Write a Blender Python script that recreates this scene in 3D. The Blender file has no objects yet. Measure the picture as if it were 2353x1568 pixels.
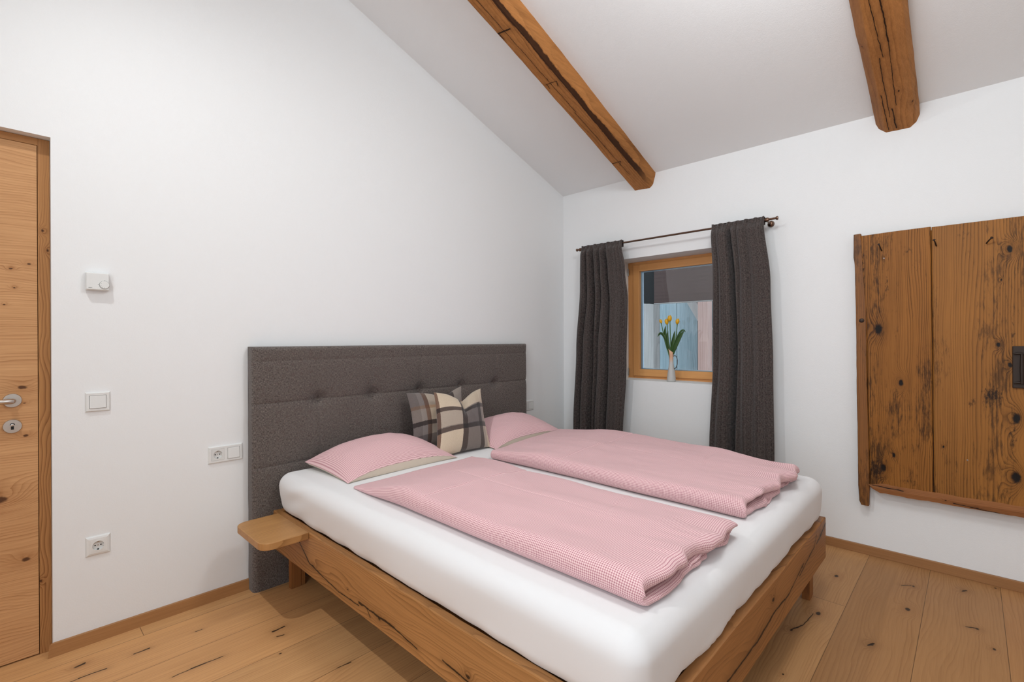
import bpy, bmesh, math, random
from mathutils import Vector, Matrix, noise as mnoise
random.seed(7)
UP = 48
KEY, BACK_FILL, SKY, EXPO = 92, 74, 4.0, 0.0
PI = math.pi
sc = bpy.context.scene
COL = sc.collection

# ---------------------------------------------------------------- helpers
def lin(c):
    return tuple(((x/255)/12.92 if x/255 <= .04045 else ((x/255+.055)/1.055)**2.4) for x in c)

def tag(o, label=None, cat=None, group=None, kind=None):
    if label: o['label'] = label
    if cat: o['category'] = cat
    if group: o['group'] = group
    if kind: o['kind'] = kind
    return o

def thing(name, loc, label=None, cat=None, group=None, kind=None):
    o = bpy.data.objects.new(name, None)
    o.empty_display_size = .1
    COL.objects.link(o)
    o.location = loc
    return tag(o, label, cat, group, kind)

class MB:
    """collects geometry in world coordinates, built as ONE mesh object"""
    def __init__(s):
        s.v = []; s.f = []; s.uv = {}; s.mi = []; s.sm = []
    def add(s, vs, fs, uvs=None, mi=0, smooth=False):
        b = len(s.v)
        s.v += [tuple(p) for p in vs]
        for f in fs:
            s.f.append([b+i for i in f]); s.mi.append(mi); s.sm.append(smooth)
        if uvs:
            for i, u in enumerate(uvs): s.uv[b+i] = u
        return b
    def box(s, x0, x1, y0, y1, z0, z1, mi=0):
        x0, x1 = sorted((x0, x1)); y0, y1 = sorted((y0, y1)); z0, z1 = sorted((z0, z1))
        vs = [(x, y, z) for z in (z0, z1) for y in (y0, y1) for x in (x0, x1)]
        s.add(vs, [(0,2,3,1),(4,5,7,6),(0,1,5,4),(2,6,7,3),(0,4,6,2),(1,3,7,5)], mi=mi)
        return s
    def prism(s, poly, axis, a, b, mi=0, smooth=False):
        """poly = 2D points in the plane normal to axis, extruded a..b"""
        def P(p, t):
            return {'x': (t, p[0], p[1]), 'y': (p[0], t, p[1]), 'z': (p[0], p[1], t)}[axis]
        n = len(poly)
        vs = [P(p, a) for p in poly] + [P(p, b) for p in poly]
        fs = [(i, (i+1) % n, n+(i+1) % n, n+i) for i in range(n)]
        fs += [tuple(range(n-1, -1, -1)), tuple(range(n, 2*n))]
        s.add(vs, fs, mi=mi, smooth=smooth)
        return s
    def tube(s, pts, r, n=12, mi=0, cap=True):
        pts = [Vector(p) for p in pts]
        rs = r if isinstance(r, (list, tuple)) else [r]*len(pts)
        up = None; rings = []
        for i, p in enumerate(pts):
            t = (pts[min(i+1, len(pts)-1)] - pts[max(i-1, 0)]).normalized()
            if up is None:
                up = t.orthogonal().normalized()
            up = (up - t*up.dot(t)).normalized()
            w = t.cross(up)
            rings.append([p + (up*math.cos(2*PI*k/n) + w*math.sin(2*PI*k/n))*rs[i] for k in range(n)])
        vs = [v for rg in rings for v in rg]
        fs = [(i*n+k, i*n+(k+1) % n, (i+1)*n+(k+1) % n, (i+1)*n+k) for i in range(len(pts)-1) for k in range(n)]
        if cap:
            fs += [tuple(range(n-1, -1, -1)), tuple(range((len(pts)-1)*n, len(pts)*n))]
        s.add(vs, fs, mi=mi, smooth=True)
        return s
    def lathe(s, prof, c, axis=(0, 0, 1), n=32, mi=0):
        """prof = [(radius, height)]"""
        ax = Vector(axis).normalized(); u = ax.orthogonal().normalized(); w = ax.cross(u); c = Vector(c)
        vs = []
        for (r, h) in prof:
            for k in range(n):
                a = 2*PI*k/n
                vs.append(c + ax*h + (u*math.cos(a)+w*math.sin(a))*max(r, 1e-5))
        fs = [(i*n+k, i*n+(k+1) % n, (i+1)*n+(k+1) % n, (i+1)*n+k) for i in range(len(prof)-1) for k in range(n)]
        s.add(vs, fs, mi=mi, smooth=True)
        return s
    def grid(s, fn, nu, nv, mi=0, uvf=None, closed_u=False, flip=False, smooth=True):
        vs = []; uvs = []
        for j in range(nv+1):
            for i in range(nu + (0 if closed_u else 1)):
                vs.append(fn(i/nu, j/nv)); uvs.append(uvf(i/nu, j/nv) if uvf else (i/nu, j/nv))
        w = nu if closed_u else nu+1
        fs = []
        for j in range(nv):
            for i in range(nu):
                a = j*w+i; b = j*w+(i+1) % w; q = (a, b, b+w, a+w)
                fs.append(q[::-1] if flip else q)
        s.add(vs, fs, uvs, mi=mi, smooth=smooth)
        return s
    def build(s, name, mats, parent=None, bevel=0, bseg=2, weld=False, solid=0, fixn=True, smooth_angle=None):
        if not isinstance(mats, (list, tuple)): mats = [mats]
        m = bpy.data.meshes.new(name)
        off = Vector((0, 0, 0))
        if parent is not None:
            p = parent
            while p is not None:
                off += p.location; p = p.parent
        m.from_pydata([tuple(Vector(v)-off) for v in s.v], [], s.f)
        for mt in mats: m.materials.append(mt)
        for i, pl in enumerate(m.polygons):
            pl.material_index = s.mi[i]; pl.use_smooth = s.sm[i]
        if s.uv:
            ul = m.uv_layers.new(name='UVMap')
            for lp in m.loops:
                ul.data[lp.index].uv = s.uv.get(lp.vertex_index, (0, 0))
        if weld or fixn:
            bm = bmesh.new(); bm.from_mesh(m)
            if weld: bmesh.ops.remove_doubles(bm, verts=bm.verts, dist=1e-5)
            if fixn: bmesh.ops.recalc_face_normals(bm, faces=bm.faces)
            bm.to_mesh(m); bm.free()
        m.update()
        o = bpy.data.objects.new(name, m)
        COL.objects.link(o)
        if parent is not None: o.parent = parent
        if bevel:
            b = o.modifiers.new('bevel', 'BEVEL'); b.width = bevel; b.segments = bseg
            b.limit_method = 'ANGLE'; b.angle_limit = math.radians(40); b.harden_normals = False
        if solid:
            d = o.modifiers.new('solid', 'SOLIDIFY'); d.thickness = solid; d.offset = 0
        return o

def nz(x, y, z=0): return max(-1.0, min(1.0, mnoise.noise(Vector((x+.137, y+.291, z+.413)))))
def sstep(a, b, x):
    t = max(0, min(1, (x-a)/(b-a))); return t*t*(3-2*t)

# ---------------------------------------------------------------- node helper
class NT:
    def __init__(s, name):
        s.m = bpy.data.materials.new(name); s.m.use_nodes = True
        s.t = s.m.node_tree; s.t.nodes.clear()
        s.out = s.t.nodes.new('ShaderNodeOutputMaterial')
        s.b = s.t.nodes.new('ShaderNodeBsdfPrincipled')
        s.t.links.new(s.b.outputs[0], s.out.inputs[0])
        s.geo = None; s.tc = None
    def put(s, sock, v):
        if isinstance(v, bpy.types.NodeSocket): s.t.links.new(v, sock)
        elif isinstance(v, (tuple, list)) and len(v) == 3 and len(sock.default_value) == 4: sock.default_value = (*v, 1)
        else: sock.default_value = v
    def n(s, typ, ins=None, **kw):
        nd = s.t.nodes.new('ShaderNode'+typ)
        for k, v in kw.items(): setattr(nd, k, v)
        for k, v in (ins or {}).items(): s.put(nd.inputs[k], v)
        return nd
    def M(s, op, a, b=0.0, c=0.0, clamp=False):
        nd = s.n('Math', {0: a, 1: b, 2: c}, operation=op); nd.use_clamp = clamp
        return nd.outputs[0]
    def add(s, a, b): return s.M('ADD', a, b)
    def sub(s, a, b): return s.M('SUBTRACT', a, b)
    def mul(s, a, b): return s.M('MULTIPLY', a, b)
    def V(s, op, a, b=(0, 0, 0)):
        nd = s.n('VectorMath', {0: a, 1: b}, operation=op)
        return nd.outputs[1] if op in ('DOT_PRODUCT', 'LENGTH', 'DISTANCE') else nd.outputs[0]
    def pos(s):
        if not s.geo: s.geo = s.n('NewGeometry')
        return s.geo.outputs['Position']
    def uvn(s):
        if not s.tc: s.tc = s.n('TexCoord')
        return s.tc.outputs['UV']
    def sep(s, v):
        nd = s.n('SeparateXYZ', {0: v}); return nd.outputs[0], nd.outputs[1], nd.outputs[2]
    def comb(s, x, y=0.0, z=0.0): return s.n('CombineXYZ', {0: x, 1: y, 2: z}).outputs[0]
    def noise(s, v, scale=1.0, detail=2.0, rough=.5, dist=0.0):
        return s.n('TexNoise', {'Vector': v, 'Scale': scale, 'Detail': detail, 'Roughness': rough, 'Distortion': dist}).outputs[0]
    def smooth(s, x, a, b):
        nd = s.n('MapRange', {0: x, 1: a, 2: b, 3: 0.0, 4: 1.0}, interpolation_type='SMOOTHSTEP'); return nd.outputs[0]
    def mix(s, f, a, b, blend='MIX'):
        nd = s.n('Mix', data_type='RGBA', blend_type=blend)
        s.put(nd.inputs[0], f); s.put(nd.inputs[6], a); s.put(nd.inputs[7], b)
        return nd.outputs[2]
    def ramp(s, f, stops, interp='LINEAR'):
        nd = s.n('ValToRGB', {0: f}); cr = nd.color_ramp; cr.interpolation = interp
        while len(cr.elements) < len(stops): cr.elements.new(.5)
        for e, (p, c) in zip(cr.elements, stops): e.position = p; e.color = (*c, 1) if len(c) == 3 else c
        return nd.outputs[0]
    def bump(s, h, strength=.3, dist=.001):
        nd = s.n('Bump', {'Height': h, 'Strength': strength, 'Distance': dist}); s.put(s.b.inputs['Normal'], nd.outputs[0])
    def fin(s, color=None, rough=.5, metal=0.0, spec=None, sheen=None):
        if color is not None: s.put(s.b.inputs['Base Color'], color)
        s.put(s.b.inputs['Roughness'], rough); s.put(s.b.inputs['Metallic'], metal)
        if spec is not None: s.b.inputs['Specular IOR Level'].default_value = spec
        if sheen: s.b.inputs['Sheen Weight'].default_value = sheen
        return s.m

def plain(name, col, rough=.5, metal=0.0, spec=None):
    N = NT(name)
    v = N.noise(N.pos(), 35, 3)
    c = N.mix(N.mul(v, .12), col, tuple(x*.75 for x in col))
    return N.fin(c, rough, metal, spec)

def plaster(name, col):
    N = NT(name)
    a = N.noise(N.pos(), 190, 3, .6); b = N.noise(N.pos(), 40, 2)
    N.bump(N.add(a, N.mul(b, .6)), .35, .0016)
    return N.fin(col, .92, spec=.15)

def segdist(N, p, a, b):
    """distance from the 2D point p (vector socket) to the segment a-b"""
    a = Vector((a[0], a[1], 0)); b = Vector((b[0], b[1], 0)); d = b-a
    pa = N.V('SUBTRACT', p, tuple(a))
    t = N.M('MULTIPLY', N.V('DOT_PRODUCT', pa, tuple(d)), 1/max(d.length_squared, 1e-9), clamp=True)
    sc_ = N.n('VectorMath', {0: tuple(d)}, operation='SCALE'); N.put(sc_.inputs['Scale'], t)
    return N.V('LENGTH', N.V('SUBTRACT', pa, sc_.outputs[0]))

def wood(name, axes='xyz', light=(188, 138, 90), dark=(140, 92, 52), rings=70, swirl=10, line=.5, fibre=.35,
         knots=(), cracks=(), crackw=.002, blot=.25, seed=0.0, rough=.5, knotcol=(45, 28, 16), us=.8, vs=4.0,
         bumpd=.0006, kd=9.0, dirt=0.0, extra=None, spec=.3, off=None, stains=(), pre=None):
    """procedural wood; axes[0] runs with the grain, axes[1] across, axes[2] into the board (world axes)"""
    N = NT(name)
    P = dict(zip('xyz', N.sep(N.pos())))
    u, v, w = P[axes[0]], P[axes[1]], P[axes[2]]
    tone = None
    if pre: u, v, w, tone = pre(N, u, v, w)
    so = off(N) if off else seed
    # flat (u,v) with a slight ragged warp for the marks
    wob = N.noise(N.comb(u, v, w), 22, 3)
    uv2 = N.comb(N.add(P[axes[0]], N.mul(N.sub(wob, .5), .012)), N.add(P[axes[1]], N.mul(N.sub(wob, .5), .010)), 0.0)
    f1 = N.noise(N.comb(N.add(N.mul(u, us), so), N.mul(v, vs), N.mul(w, vs)), 1, 2.5, .45)
    f2 = N.noise(N.comb(N.mul(u, 5), N.mul(v, 22), N.add(N.mul(w, 22), so)), 1, 2)
    R = N.add(N.add(N.mul(v, rings), N.mul(f1, swirl)), N.mul(f2, .7))
    kmask = None; halo = None
    for (ku, kv, kr, ks) in knots:
        a = kr*2.6; b = kr*1.5
        uu, vv, _ = N.sep(uv2)
        du = N.mul(N.sub(uu, ku), 1/a); dv = N.mul(N.sub(vv, kv), 1/b)
        r2 = N.add(N.mul(du, du), N.mul(dv, dv))
        g = N.M('POWER', 2.71828, N.mul(r2, -1.0))
        R = N.add(R, N.mul(g, ks))
        km = N.M('POWER', 2.71828, N.mul(r2, -kd))
        kmask = km if kmask is None else N.M('MAXIMUM', kmask, km)
        halo = g if halo is None else N.M('MAXIMUM', halo, g)
    fr = N.M('FRACT', R)
    ln = N.M('POWER', fr, 2.6)
    ln = N.mul(ln, N.smooth(fr, 1.0, .93))
    vary = N.noise(N.comb(N.mul(R, .35), N.mul(u, .6), so), 1, 2)
    ln = N.mul(ln, N.smooth(vary, .25, .7))
    fib = N.noise(N.comb(N.mul(u, 7), N.mul(v, 260), N.mul(w, 260)), 1, 3, .6)
    fib2 = N.noise(N.comb(N.mul(u, 2.2), N.mul(v, 70), N.mul(w, 70)), 1, 2)
    blo = N.noise(N.comb(N.add(N.mul(u, 1.3), so), N.mul(v, 6), N.mul(w, 6)), 1, 3)
    t = N.add(N.mul(ln, line), N.mul(N.sub(fib, .35), fibre))
    t = N.add(t, N.mul(N.sub(fib2, .4), fibre*.9))
    t = N.add(t, N.mul(N.sub(blo, .4), blot*2))
    if halo is not None: t = N.add(t, N.mul(halo, .28))
    t = N.M('ADD', t, .12, clamp=True)
    c = N.mix(t, lin(light), lin(dark))
    deep = N.smooth(N.mul(ln, N.smooth(fib, .35, .65)), .45, 1.0)
    c = N.mix(N.mul(deep, .35*line), c, tuple(x*.45 for x in lin(dark)))
    if tone is not None: c = N.mix(1.0, c, tone, 'MULTIPLY')
    kc = lin(knotcol)
    if dirt:
        d1 = N.noise(N.comb(N.mul(u, 14), N.mul(v, 75), 1.0), 1, 4, .7); d0 = N.noise(N.comb(N.mul(u, 1.8), N.mul(v, 7), seed), 1, 3, .6)
        dm = N.smooth(N.add(N.add(d1, N.mul(N.sub(d0, .5), 1.3)), N.mul(ln, .12)), .52, .80)
        c = N.mix(N.mul(dm, dirt), c, kc)
    for st in stains:    # (u, v, su, sv, strength, threshold) dirt with a shape of its own
        uu, vv, _ = N.sep(uv2)
        du = N.mul(N.sub(uu, st[0]), 1/st[2]); dv = N.mul(N.sub(vv, st[1]), 1/st[3])
        g = N.M('POWER', 2.71828, N.mul(N.add(N.mul(du, du), N.mul(dv, dv)), -1.0))
        sn = N.noise(N.comb(N.mul(u, 38), N.mul(v, 95), 0.0), 1, 4, .65)
        sm = N.smooth(N.add(g, N.mul(N.sub(sn, .5), 1.7)), st[5], st[5]+.35)
        c = N.mix(N.mul(N.mul(sm, N.smooth(g, .02, .4)), st[4]), c, kc)
    if kmask is not None:
        kn = N.noise(uv2, 90, 2)
        c = N.mix(N.smooth(N.add(kmask, N.mul(N.sub(kn, .5), .35)), .28, .75), c, kc)
    cm = None; ch = None; cn = None
    for (a, b, ww) in cracks:
        d = segdist(N, uv2, a, b)
        if cn is None:
            cn = N.noise(N.comb(N.mul(u, 45), N.mul(v, 160), 0.0), 1, 3, .6); cn2 = N.noise(N.comb(N.mul(u, 18), N.mul(v, 18), 2.0), 1, 2)
        d2 = N.add(d, N.mul(N.sub(cn, .5), ww*1.3))
        lim = N.mul(N.add(.15, N.mul(cn2, 1.5)), ww)
        k = N.smooth(N.sub(d2, lim), ww*.35, -ww*.25)
        cm = k if cm is None else N.M('MAXIMUM', cm, k)
        hl = N.M('POWER', 2.71828, N.mul(d, -1/(ww*4.5)))
        ch = hl if ch is None else N.M('MAXIMUM', ch, hl)
    if cm is not None:
        c = N.mix(N.mul(ch, .42), c, tuple(x*.5 for x in lin(dark)))
        c = N.mix(N.mul(cm, .93), c, tuple(x*.5 for x in kc))
    if extra: c = extra(N, c, u, v, w, uv2)
    h = N.sub(N.mul(fib, .5), N.mul(ln, .6))
    if cm is not None: h = N.sub(h, N.mul(cm, 2.5))
    if kmask is not None: h = N.sub(h, N.mul(kmask, 1.0))
    N.bump(h, .5, bumpd)
    return N.fin(c, rough, spec=spec)

# ---------------------------------------------------------------- materials
WALL = plaster('white_plaster', (.865, .868, .865))
CEIL = plaster('ceiling_plaster', (.865, .868, .865))
WHITEPL = plain('white_plastic', (.80, .80, .78), .35)
WHITEPL2 = plain('white_plastic_matt', (.74, .74, .72), .5)
DARKHOLE = plain('dark_hole', (.008, .008, .008), .8)
GREYMARK = plain('grey_print', (.10, .10, .10), .6)
STEEL = plain('brushed_steel', (.60, .56, .52), .33, 1.0)
STEELD = plain('hinge_steel', (.45, .43, .40), .4, 1.0)
BRONZE = plain('dark_bronze', (.16, .095, .065), .28, 1.0)
IRON = plain('old_iron', (.045, .032, .026), .5, .7)
IRONB = plain('worn_iron', (.30, .25, .22), .4, .9)

# --- floor boards
PW = .272; PY0 = -2.2815
def floor_pre(N, u, v, w):
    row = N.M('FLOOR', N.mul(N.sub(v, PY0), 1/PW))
    # board ends: one joint each 2.4 m, offset per row
    def isrow(k): return N.M('COMPARE', row, float(k), .1)
    base = N.add(-4.3, N.mul(N.M('FRACT', N.mul(row, .618)), -.7))
    for k, jx in ((0, -.772), (8, -3.135), (2, -1.6), (4, -1.1)):
        base = N.add(base, N.mul(isrow(k), jx+4.3+((k*.618) % 1)*.7))
    cell = N.M('FLOOR', N.mul(N.sub(u, base), 1/5.6))
    wn = N.n('TexWhiteNoise', {'Vector': N.comb(row, cell, 3.1)}, noise_dimensions='3D')
    rnd = wn.outputs[0]
    N._row = row; N._u0 = u; N._v0 = v; N._base = base; N._rnd = rnd
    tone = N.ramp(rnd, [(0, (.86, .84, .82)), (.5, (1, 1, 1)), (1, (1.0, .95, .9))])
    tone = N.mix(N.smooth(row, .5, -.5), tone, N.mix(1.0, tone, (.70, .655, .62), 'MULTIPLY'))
    return N.add(u, N.mul(rnd, 7.3)), N.add(v, N.mul(rnd, 3.1)), w, tone
def floor_extra(N, c, u, v, w, uv2):
    def edge(x, period, wd):
        f = N.M('FRACT', N.mul(x, 1/period))
        d = N.mul(N.M('MINIMUM', f, N.sub(1.0, f)), period)
        return N.smooth(d, wd, wd*.35)
    e1 = edge(N.sub(N._v0, PY0), PW, .0016)
    e2 = edge(N.sub(N._u0, N._base), 5.6, .0018)
    e = N.M('MAXIMUM', e1, e2)
    return N.mix(N.mul(e, .75), c, (.05, .024, .011))
floor_knots = [(-3.357, -.165, .012, 3), (-.45, -2.19, .022, 7), (-.93, -2.2, .022, 6), (-.305, -2.50, .012, 4),
               (-.60, -2.50, .022, 8), (-.189, -2.69, .014, 5), (-.042, -2.807, .010, 3), (-1.043, -2.415, .014, 5),
               (-.589, -2.7365, .013, 5), (-.735, -2.786, .012, 4), (-1.16, -2.142, .012, 4), (-2.773, -.667, .009, 3),
               (-1.496, -2.196, .007, 3), (-2.36, -.86, .01, 3)]
floor_cracks = [((-3.358, -.258), (-3.278, -.2626), .0035), ((-3.35, -.261), (-3.41, -.262), .0015),
                ((-3.0476, -.507), (-2.941, -.513), .0035), ((-3.11, -.509), (-3.04, -.507), .002),
                ((-3.185, -.231), (-3.138, -.2325), .0035), ((-2.972, -.2388), (-2.9505, -.241), .0025),
                ((-2.738, -.487), (-2.6876, -.4847), .0045), ((-2.738, -.5385), (-2.714, -.5466), .003),
                ((-3.352, -.1626), (-3.335, -.1600), .005), ((-1.155, -2.142), (-1.0874, -2.1707), .003),
                ((-1.0874, -2.1707), (-.95, -2.1837), .0018), ((-.334, -2.4536), (-.305, -2.49), .003),
                ((-1.06, -2.405), (-1.03, -2.42), .005), ((-.20, -2.685), (-.175, -2.70), .004),
                ((-.60, -2.70), (-.585, -2.737), .003), ((-2.65, -.92), (-2.60, -.925), .003)]
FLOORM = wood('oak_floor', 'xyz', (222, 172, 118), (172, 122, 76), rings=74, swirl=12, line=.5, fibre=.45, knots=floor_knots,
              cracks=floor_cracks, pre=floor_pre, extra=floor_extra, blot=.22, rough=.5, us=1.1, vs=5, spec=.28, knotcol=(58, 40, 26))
BASEB = wood('oak_baseboard', 'xzy', (182, 132, 84), (140, 96, 58), rings=60, swirl=3, line=.25, fibre=.5, rough=.5)
BASEB2 = wood('oak_baseboard_side', 'yzx', (170, 122, 78), (128, 88, 54), rings=60, swirl=3, line=.25, fibre=.5, rough=.5)
DOORM = wood('oak_door_leaf', 'xzy', (220, 170, 120), (164, 112, 68), rings=95, swirl=14, line=.62, fibre=.55,
             knots=[(-3.492, .404, .021, 5), (-3.57, .66, .04, 8), (-3.478, 1.60, .009, 3), (-3.53, 1.575, .007, 2), (-3.495, 1.035, .006, 2),
                    (-3.50, 1.10, .02, 3), (-3.49, .905, .012, 3), (-3.52, 1.50, .006, 2), (-3.55, 1.43, .006, 2)], knotcol=(92, 58, 34), kd=12.0, seed=3.3, rough=.5, us=1.6)
DOORF = wood('oak_door_frame', 'zxy', (196, 142, 88), (132, 84, 46), rings=110, swirl=16, line=.85, fibre=.4, seed=5.1,
             knots=[(1.74, -3.44, .008, 3), (.30, -3.45, .008, 3), (1.66, -3.425, .008, 2)], us=1.8, rough=.5, knotcol=(80, 48, 26))
DOORF2 = wood('oak_door_frame_head', 'xzy', (190, 136, 84), (140, 92, 52), rings=75, swirl=6, line=.5, fibre=.4, seed=6.1)
RAILL = wood('oak_bed_side', 'yzx', (190, 136, 82), (124, 82, 44), rings=75, swirl=14, line=.7, fibre=.5, seed=1.7, us=1.1, vs=6,
             cracks=[((-.40, .335), (-.52, .262), .004), ((-.52, .262), (-.66, .245), .0035), ((-.66, .245), (-.80, .232), .0022),
                     ((-.80, .232), (-.97, .237), .0022), ((-.97, .25), (-1.05, .25), .0045), ((-1.03, .25), (-1.055, .225), .0028),
                     ((-1.05, .25), (-1.22, .252), .004), ((-1.22, .252), (-1.36, .238), .0025), ((-1.50, .262), (-1.78, .245), .003)],
             knots=[(-1.12, .245, .012, 4), (-.88, .27, .006, 2), (-.56, .26, .01, 3), (-1.62, .27, .014, 4)], rough=.48, knotcol=(38, 22, 12))
RAILF = wood('oak_bed_foot', 'xzy', (182, 126, 74), (112, 72, 38), rings=75, swirl=16, line=.75, fibre=.5, seed=2.6, us=1.3, vs=6,
             cracks=[((-.76, .375), (-.86, .345), .006), ((-.86, .345), (-.95, .33), .004), ((-.95, .37), (-.99, .33), .003), ((-.99, .33), (-1.25, .29), .004),
                     ((-1.18, .32), (-1.42, .275), .0035), ((-1.42, .275), (-1.60, .285), .004), ((-1.60, .285), (-1.80, .265), .005), ((-1.8, .265), (-2.1, .27), .004)],
             knots=[(-1.62, .335, .018, 5), (-.87, .35, .012, 3), (-1.2, .31, .01, 3)], rough=.48, knotcol=(34, 20, 11))
LEGM = wood('oak_bed_leg', 'zxy', (160, 104, 56), (108, 66, 34), rings=90, swirl=5, line=.5, fibre=.4, seed=8.2)
SHELFM = wood('oak_bedside_shelf', 'xyz', (194, 144, 90), (134, 90, 50), rings=85, swirl=16, line=.6, fibre=.35, seed=9.4, us=1.5, vs=3, rough=.45)
def bark(N, c, u, v, w, uv2):
    # strip of dark bark left along one arris of the first beam, frayed, with adze marks
    wn = N.noise(N.comb(N.mul(u, 3.2), 0.0, 1.0), 1, 3); ed = N.noise(N.comb(N.mul(u, 26), N.mul(v, 60), 0.0), 1, 4, .65)
    cy = N.add(-.881, N.mul(N.sub(wn, .5), .030))
    d = N.M('ABSOLUTE', N.sub(v, cy))
    wd = N.add(.006, N.mul(N.noise(N.comb(N.mul(u, 2.1), 3.0, 0.0), 1, 2), .018))
    k = N.smooth(N.sub(N.sub(wd, d), N.mul(N.sub(ed, .5), .016)), -.002, .003)
    k = N.mul(k, N.smooth(u, .05, -.25))
    k = N.mul(k, N.smooth(v, -1.4, -1.2))
    bc = N.mix(ed, lin((34, 20, 13)), lin((66, 38, 22)))
    c = N.mix(N.mul(k, .95), c, bc)
    # weathered grey-violet side of the second beam
    g = N.mul(N.smooth(v, -2.362, -2.345), N.smooth(v, -2.2, -2.3))
    g = N.mul(g, N.noise(N.comb(N.mul(u, 4), N.mul(v, 40), 0.0), 1, 3))
    return N.mix(N.mul(g, .7), c, lin((118, 84, 66)))
BEAMM = wood('hewn_spruce_beam', 'xyz', (192, 130, 74), (116, 74, 38), rings=45, swirl=5, line=.55, fibre=.6, seed=4.0, us=.7, blot=.4, rough=.7, spec=.15, bumpd=.002,
             cracks=[((-.02, -2.375), (-.30, -2.37), .0018), ((-.02, -2.41), (-.18, -2.405), .0028), ((-.12, -2.39), (-.55, -2.39), .0016), ((-.55, -2.405), (-1.1, -2.38), .0016),
                     ((-.20, -2.425), (-.632, -2.434), .0014), ((-.632, -2.434), (-1.2, -2.42), .0028), ((-1.583, -.735), (-1.576, -.837), .004), ((-1.578, -.75), (-1.54, -.752), .003), ((-1.169, -.764), (-1.165, -.845), .002), ((-1.165, -.845), (-1.129, -.827), .002), ((-1.169, -.768), (-1.138, -.766), .002), ((-.356, -.74), (-.364, -.819), .0025), ((-.364, -.815), (-.324, -.79), .002), ((-.2, -.80), (-.9, -.79), .0015), ((-.9, -.80), (-2.0, -.79), .0015)],
             extra=bark, knots=[(-.62, -2.33, .006, 2), (-.30, -2.445, .008, 2), (-.17, -2.49, .006, 2), (-.55, -.80, .005, 2), (-1.2, -.80, .004, 2)], knotcol=(30, 18, 10))
BARKM0 = wood('dark_bark_edge', 'xyz', (74, 42, 24), (36, 20, 12), rings=40, swirl=6, line=.5, fibre=.8, seed=7.0, rough=.85, spec=.1, bumpd=.003)
WINM = wood('larch_window_frame', 'yzx', (238, 176, 112), (200, 136, 78), rings=110, swirl=2, line=.4, fibre=.35, rough=.4, blot=.1)
WINMV = wood('larch_window_stile', 'zyx', (230, 166, 102), (190, 126, 70), rings=110, swirl=2, line=.4, fibre=.35, rough=.4, blot=.1)

# old wall panel, one material per plank
b_knots1 = [(1.035, -2.431, .018, 9), (.541, -2.352, .02, 8), (1.392, -2.251, .011, 2), (.62, -2.40, .012, 3), (1.34, -2.33, .03, 4)]
b_st1 = [(1.66, -2.255, .30, .022, .85, .75), (1.60, -2.37, .16, .018, .8, .85), (.52, -2.31, .10, .05, .85, .7), (.48, -2.47, .05, .10, .7, .9),
         (1.78, -2.46, .07, .10, .6, .95), (.70, -2.26, .12, .02, .5, .9), (1.70, -2.50, .12, .06, .35, .95)]
PLANK1 = wood('old_pine_plank', 'zyx', (164, 106, 46), (86, 50, 18), rings=105, swirl=14, line=1.0, fibre=.3, knots=b_knots1, stains=b_st1, kd=4.5, dirt=.75,
              seed=2.2, us=1.0, vs=6, knotcol=(22, 13, 9), rough=.5, spec=.2, blot=.35, bumpd=.0012)
b_knots2 = [(1.734, -2.859, .017, 8), (1.2505, -2.82, .012, 4), (.883, -2.8827, .026, 5), (.5866, -2.8808, .028, 7), (1.58, -2.83, .006, 2), (1.15, -2.86, .012, 3), (.70, -2.61, .007, 1)]
b_st2 = [(.985, -2.80, .09, .07, .9, .72), (.95, -2.72, .06, .05, .7, .85), (.80, -2.87, .30, .03, .75, .85), (1.83, -2.70, .05, .08, .5, .9), (.50, -2.85, .08, .08, .6, .95), (1.30, -2.87, .15, .02, .7, .9)]
PLANK2 = wood('old_pine_plank_wide', 'zyx', (172, 114, 52), (98, 60, 24), rings=85, swirl=9, line=.75, fibre=.35, knots=b_knots2, stains=b_st2, kd=4.5, dirt=.6,
              seed=6.6, us=.8, vs=5, knotcol=(22, 14, 10), rough=.48, spec=.22, blot=.35, bumpd=.0012)
PLANK3 = wood('old_pine_stile', 'zyx', (146, 94, 46), (88, 52, 24), rings=90, swirl=6, line=.7, fibre=.4, seed=1.1, us=1.2, knotcol=(28, 17, 11), rough=.5,
              dirt=.6, stains=[(.38, -2.26, .06, .02, .6, .9), (1.7, -2.24, .1, .03, .4, .9)])
PLANK4 = wood('old_pine_ledge', 'yzx', (166, 108, 62), (108, 64, 34), rings=110, swirl=8, line=.6, fibre=.6, seed=3.8, us=1.5, rough=.7, knotcol=(26, 15, 9),
              knots=[(-2.62, .412, .006, 2), (-2.74, .40, .008, 2), (-2.42, .427, .006, 2)], cracks=[((-2.30, .432), (-2.44, .425), .0022), ((-2.65, .405), (-2.85, .39), .0018)])

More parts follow.
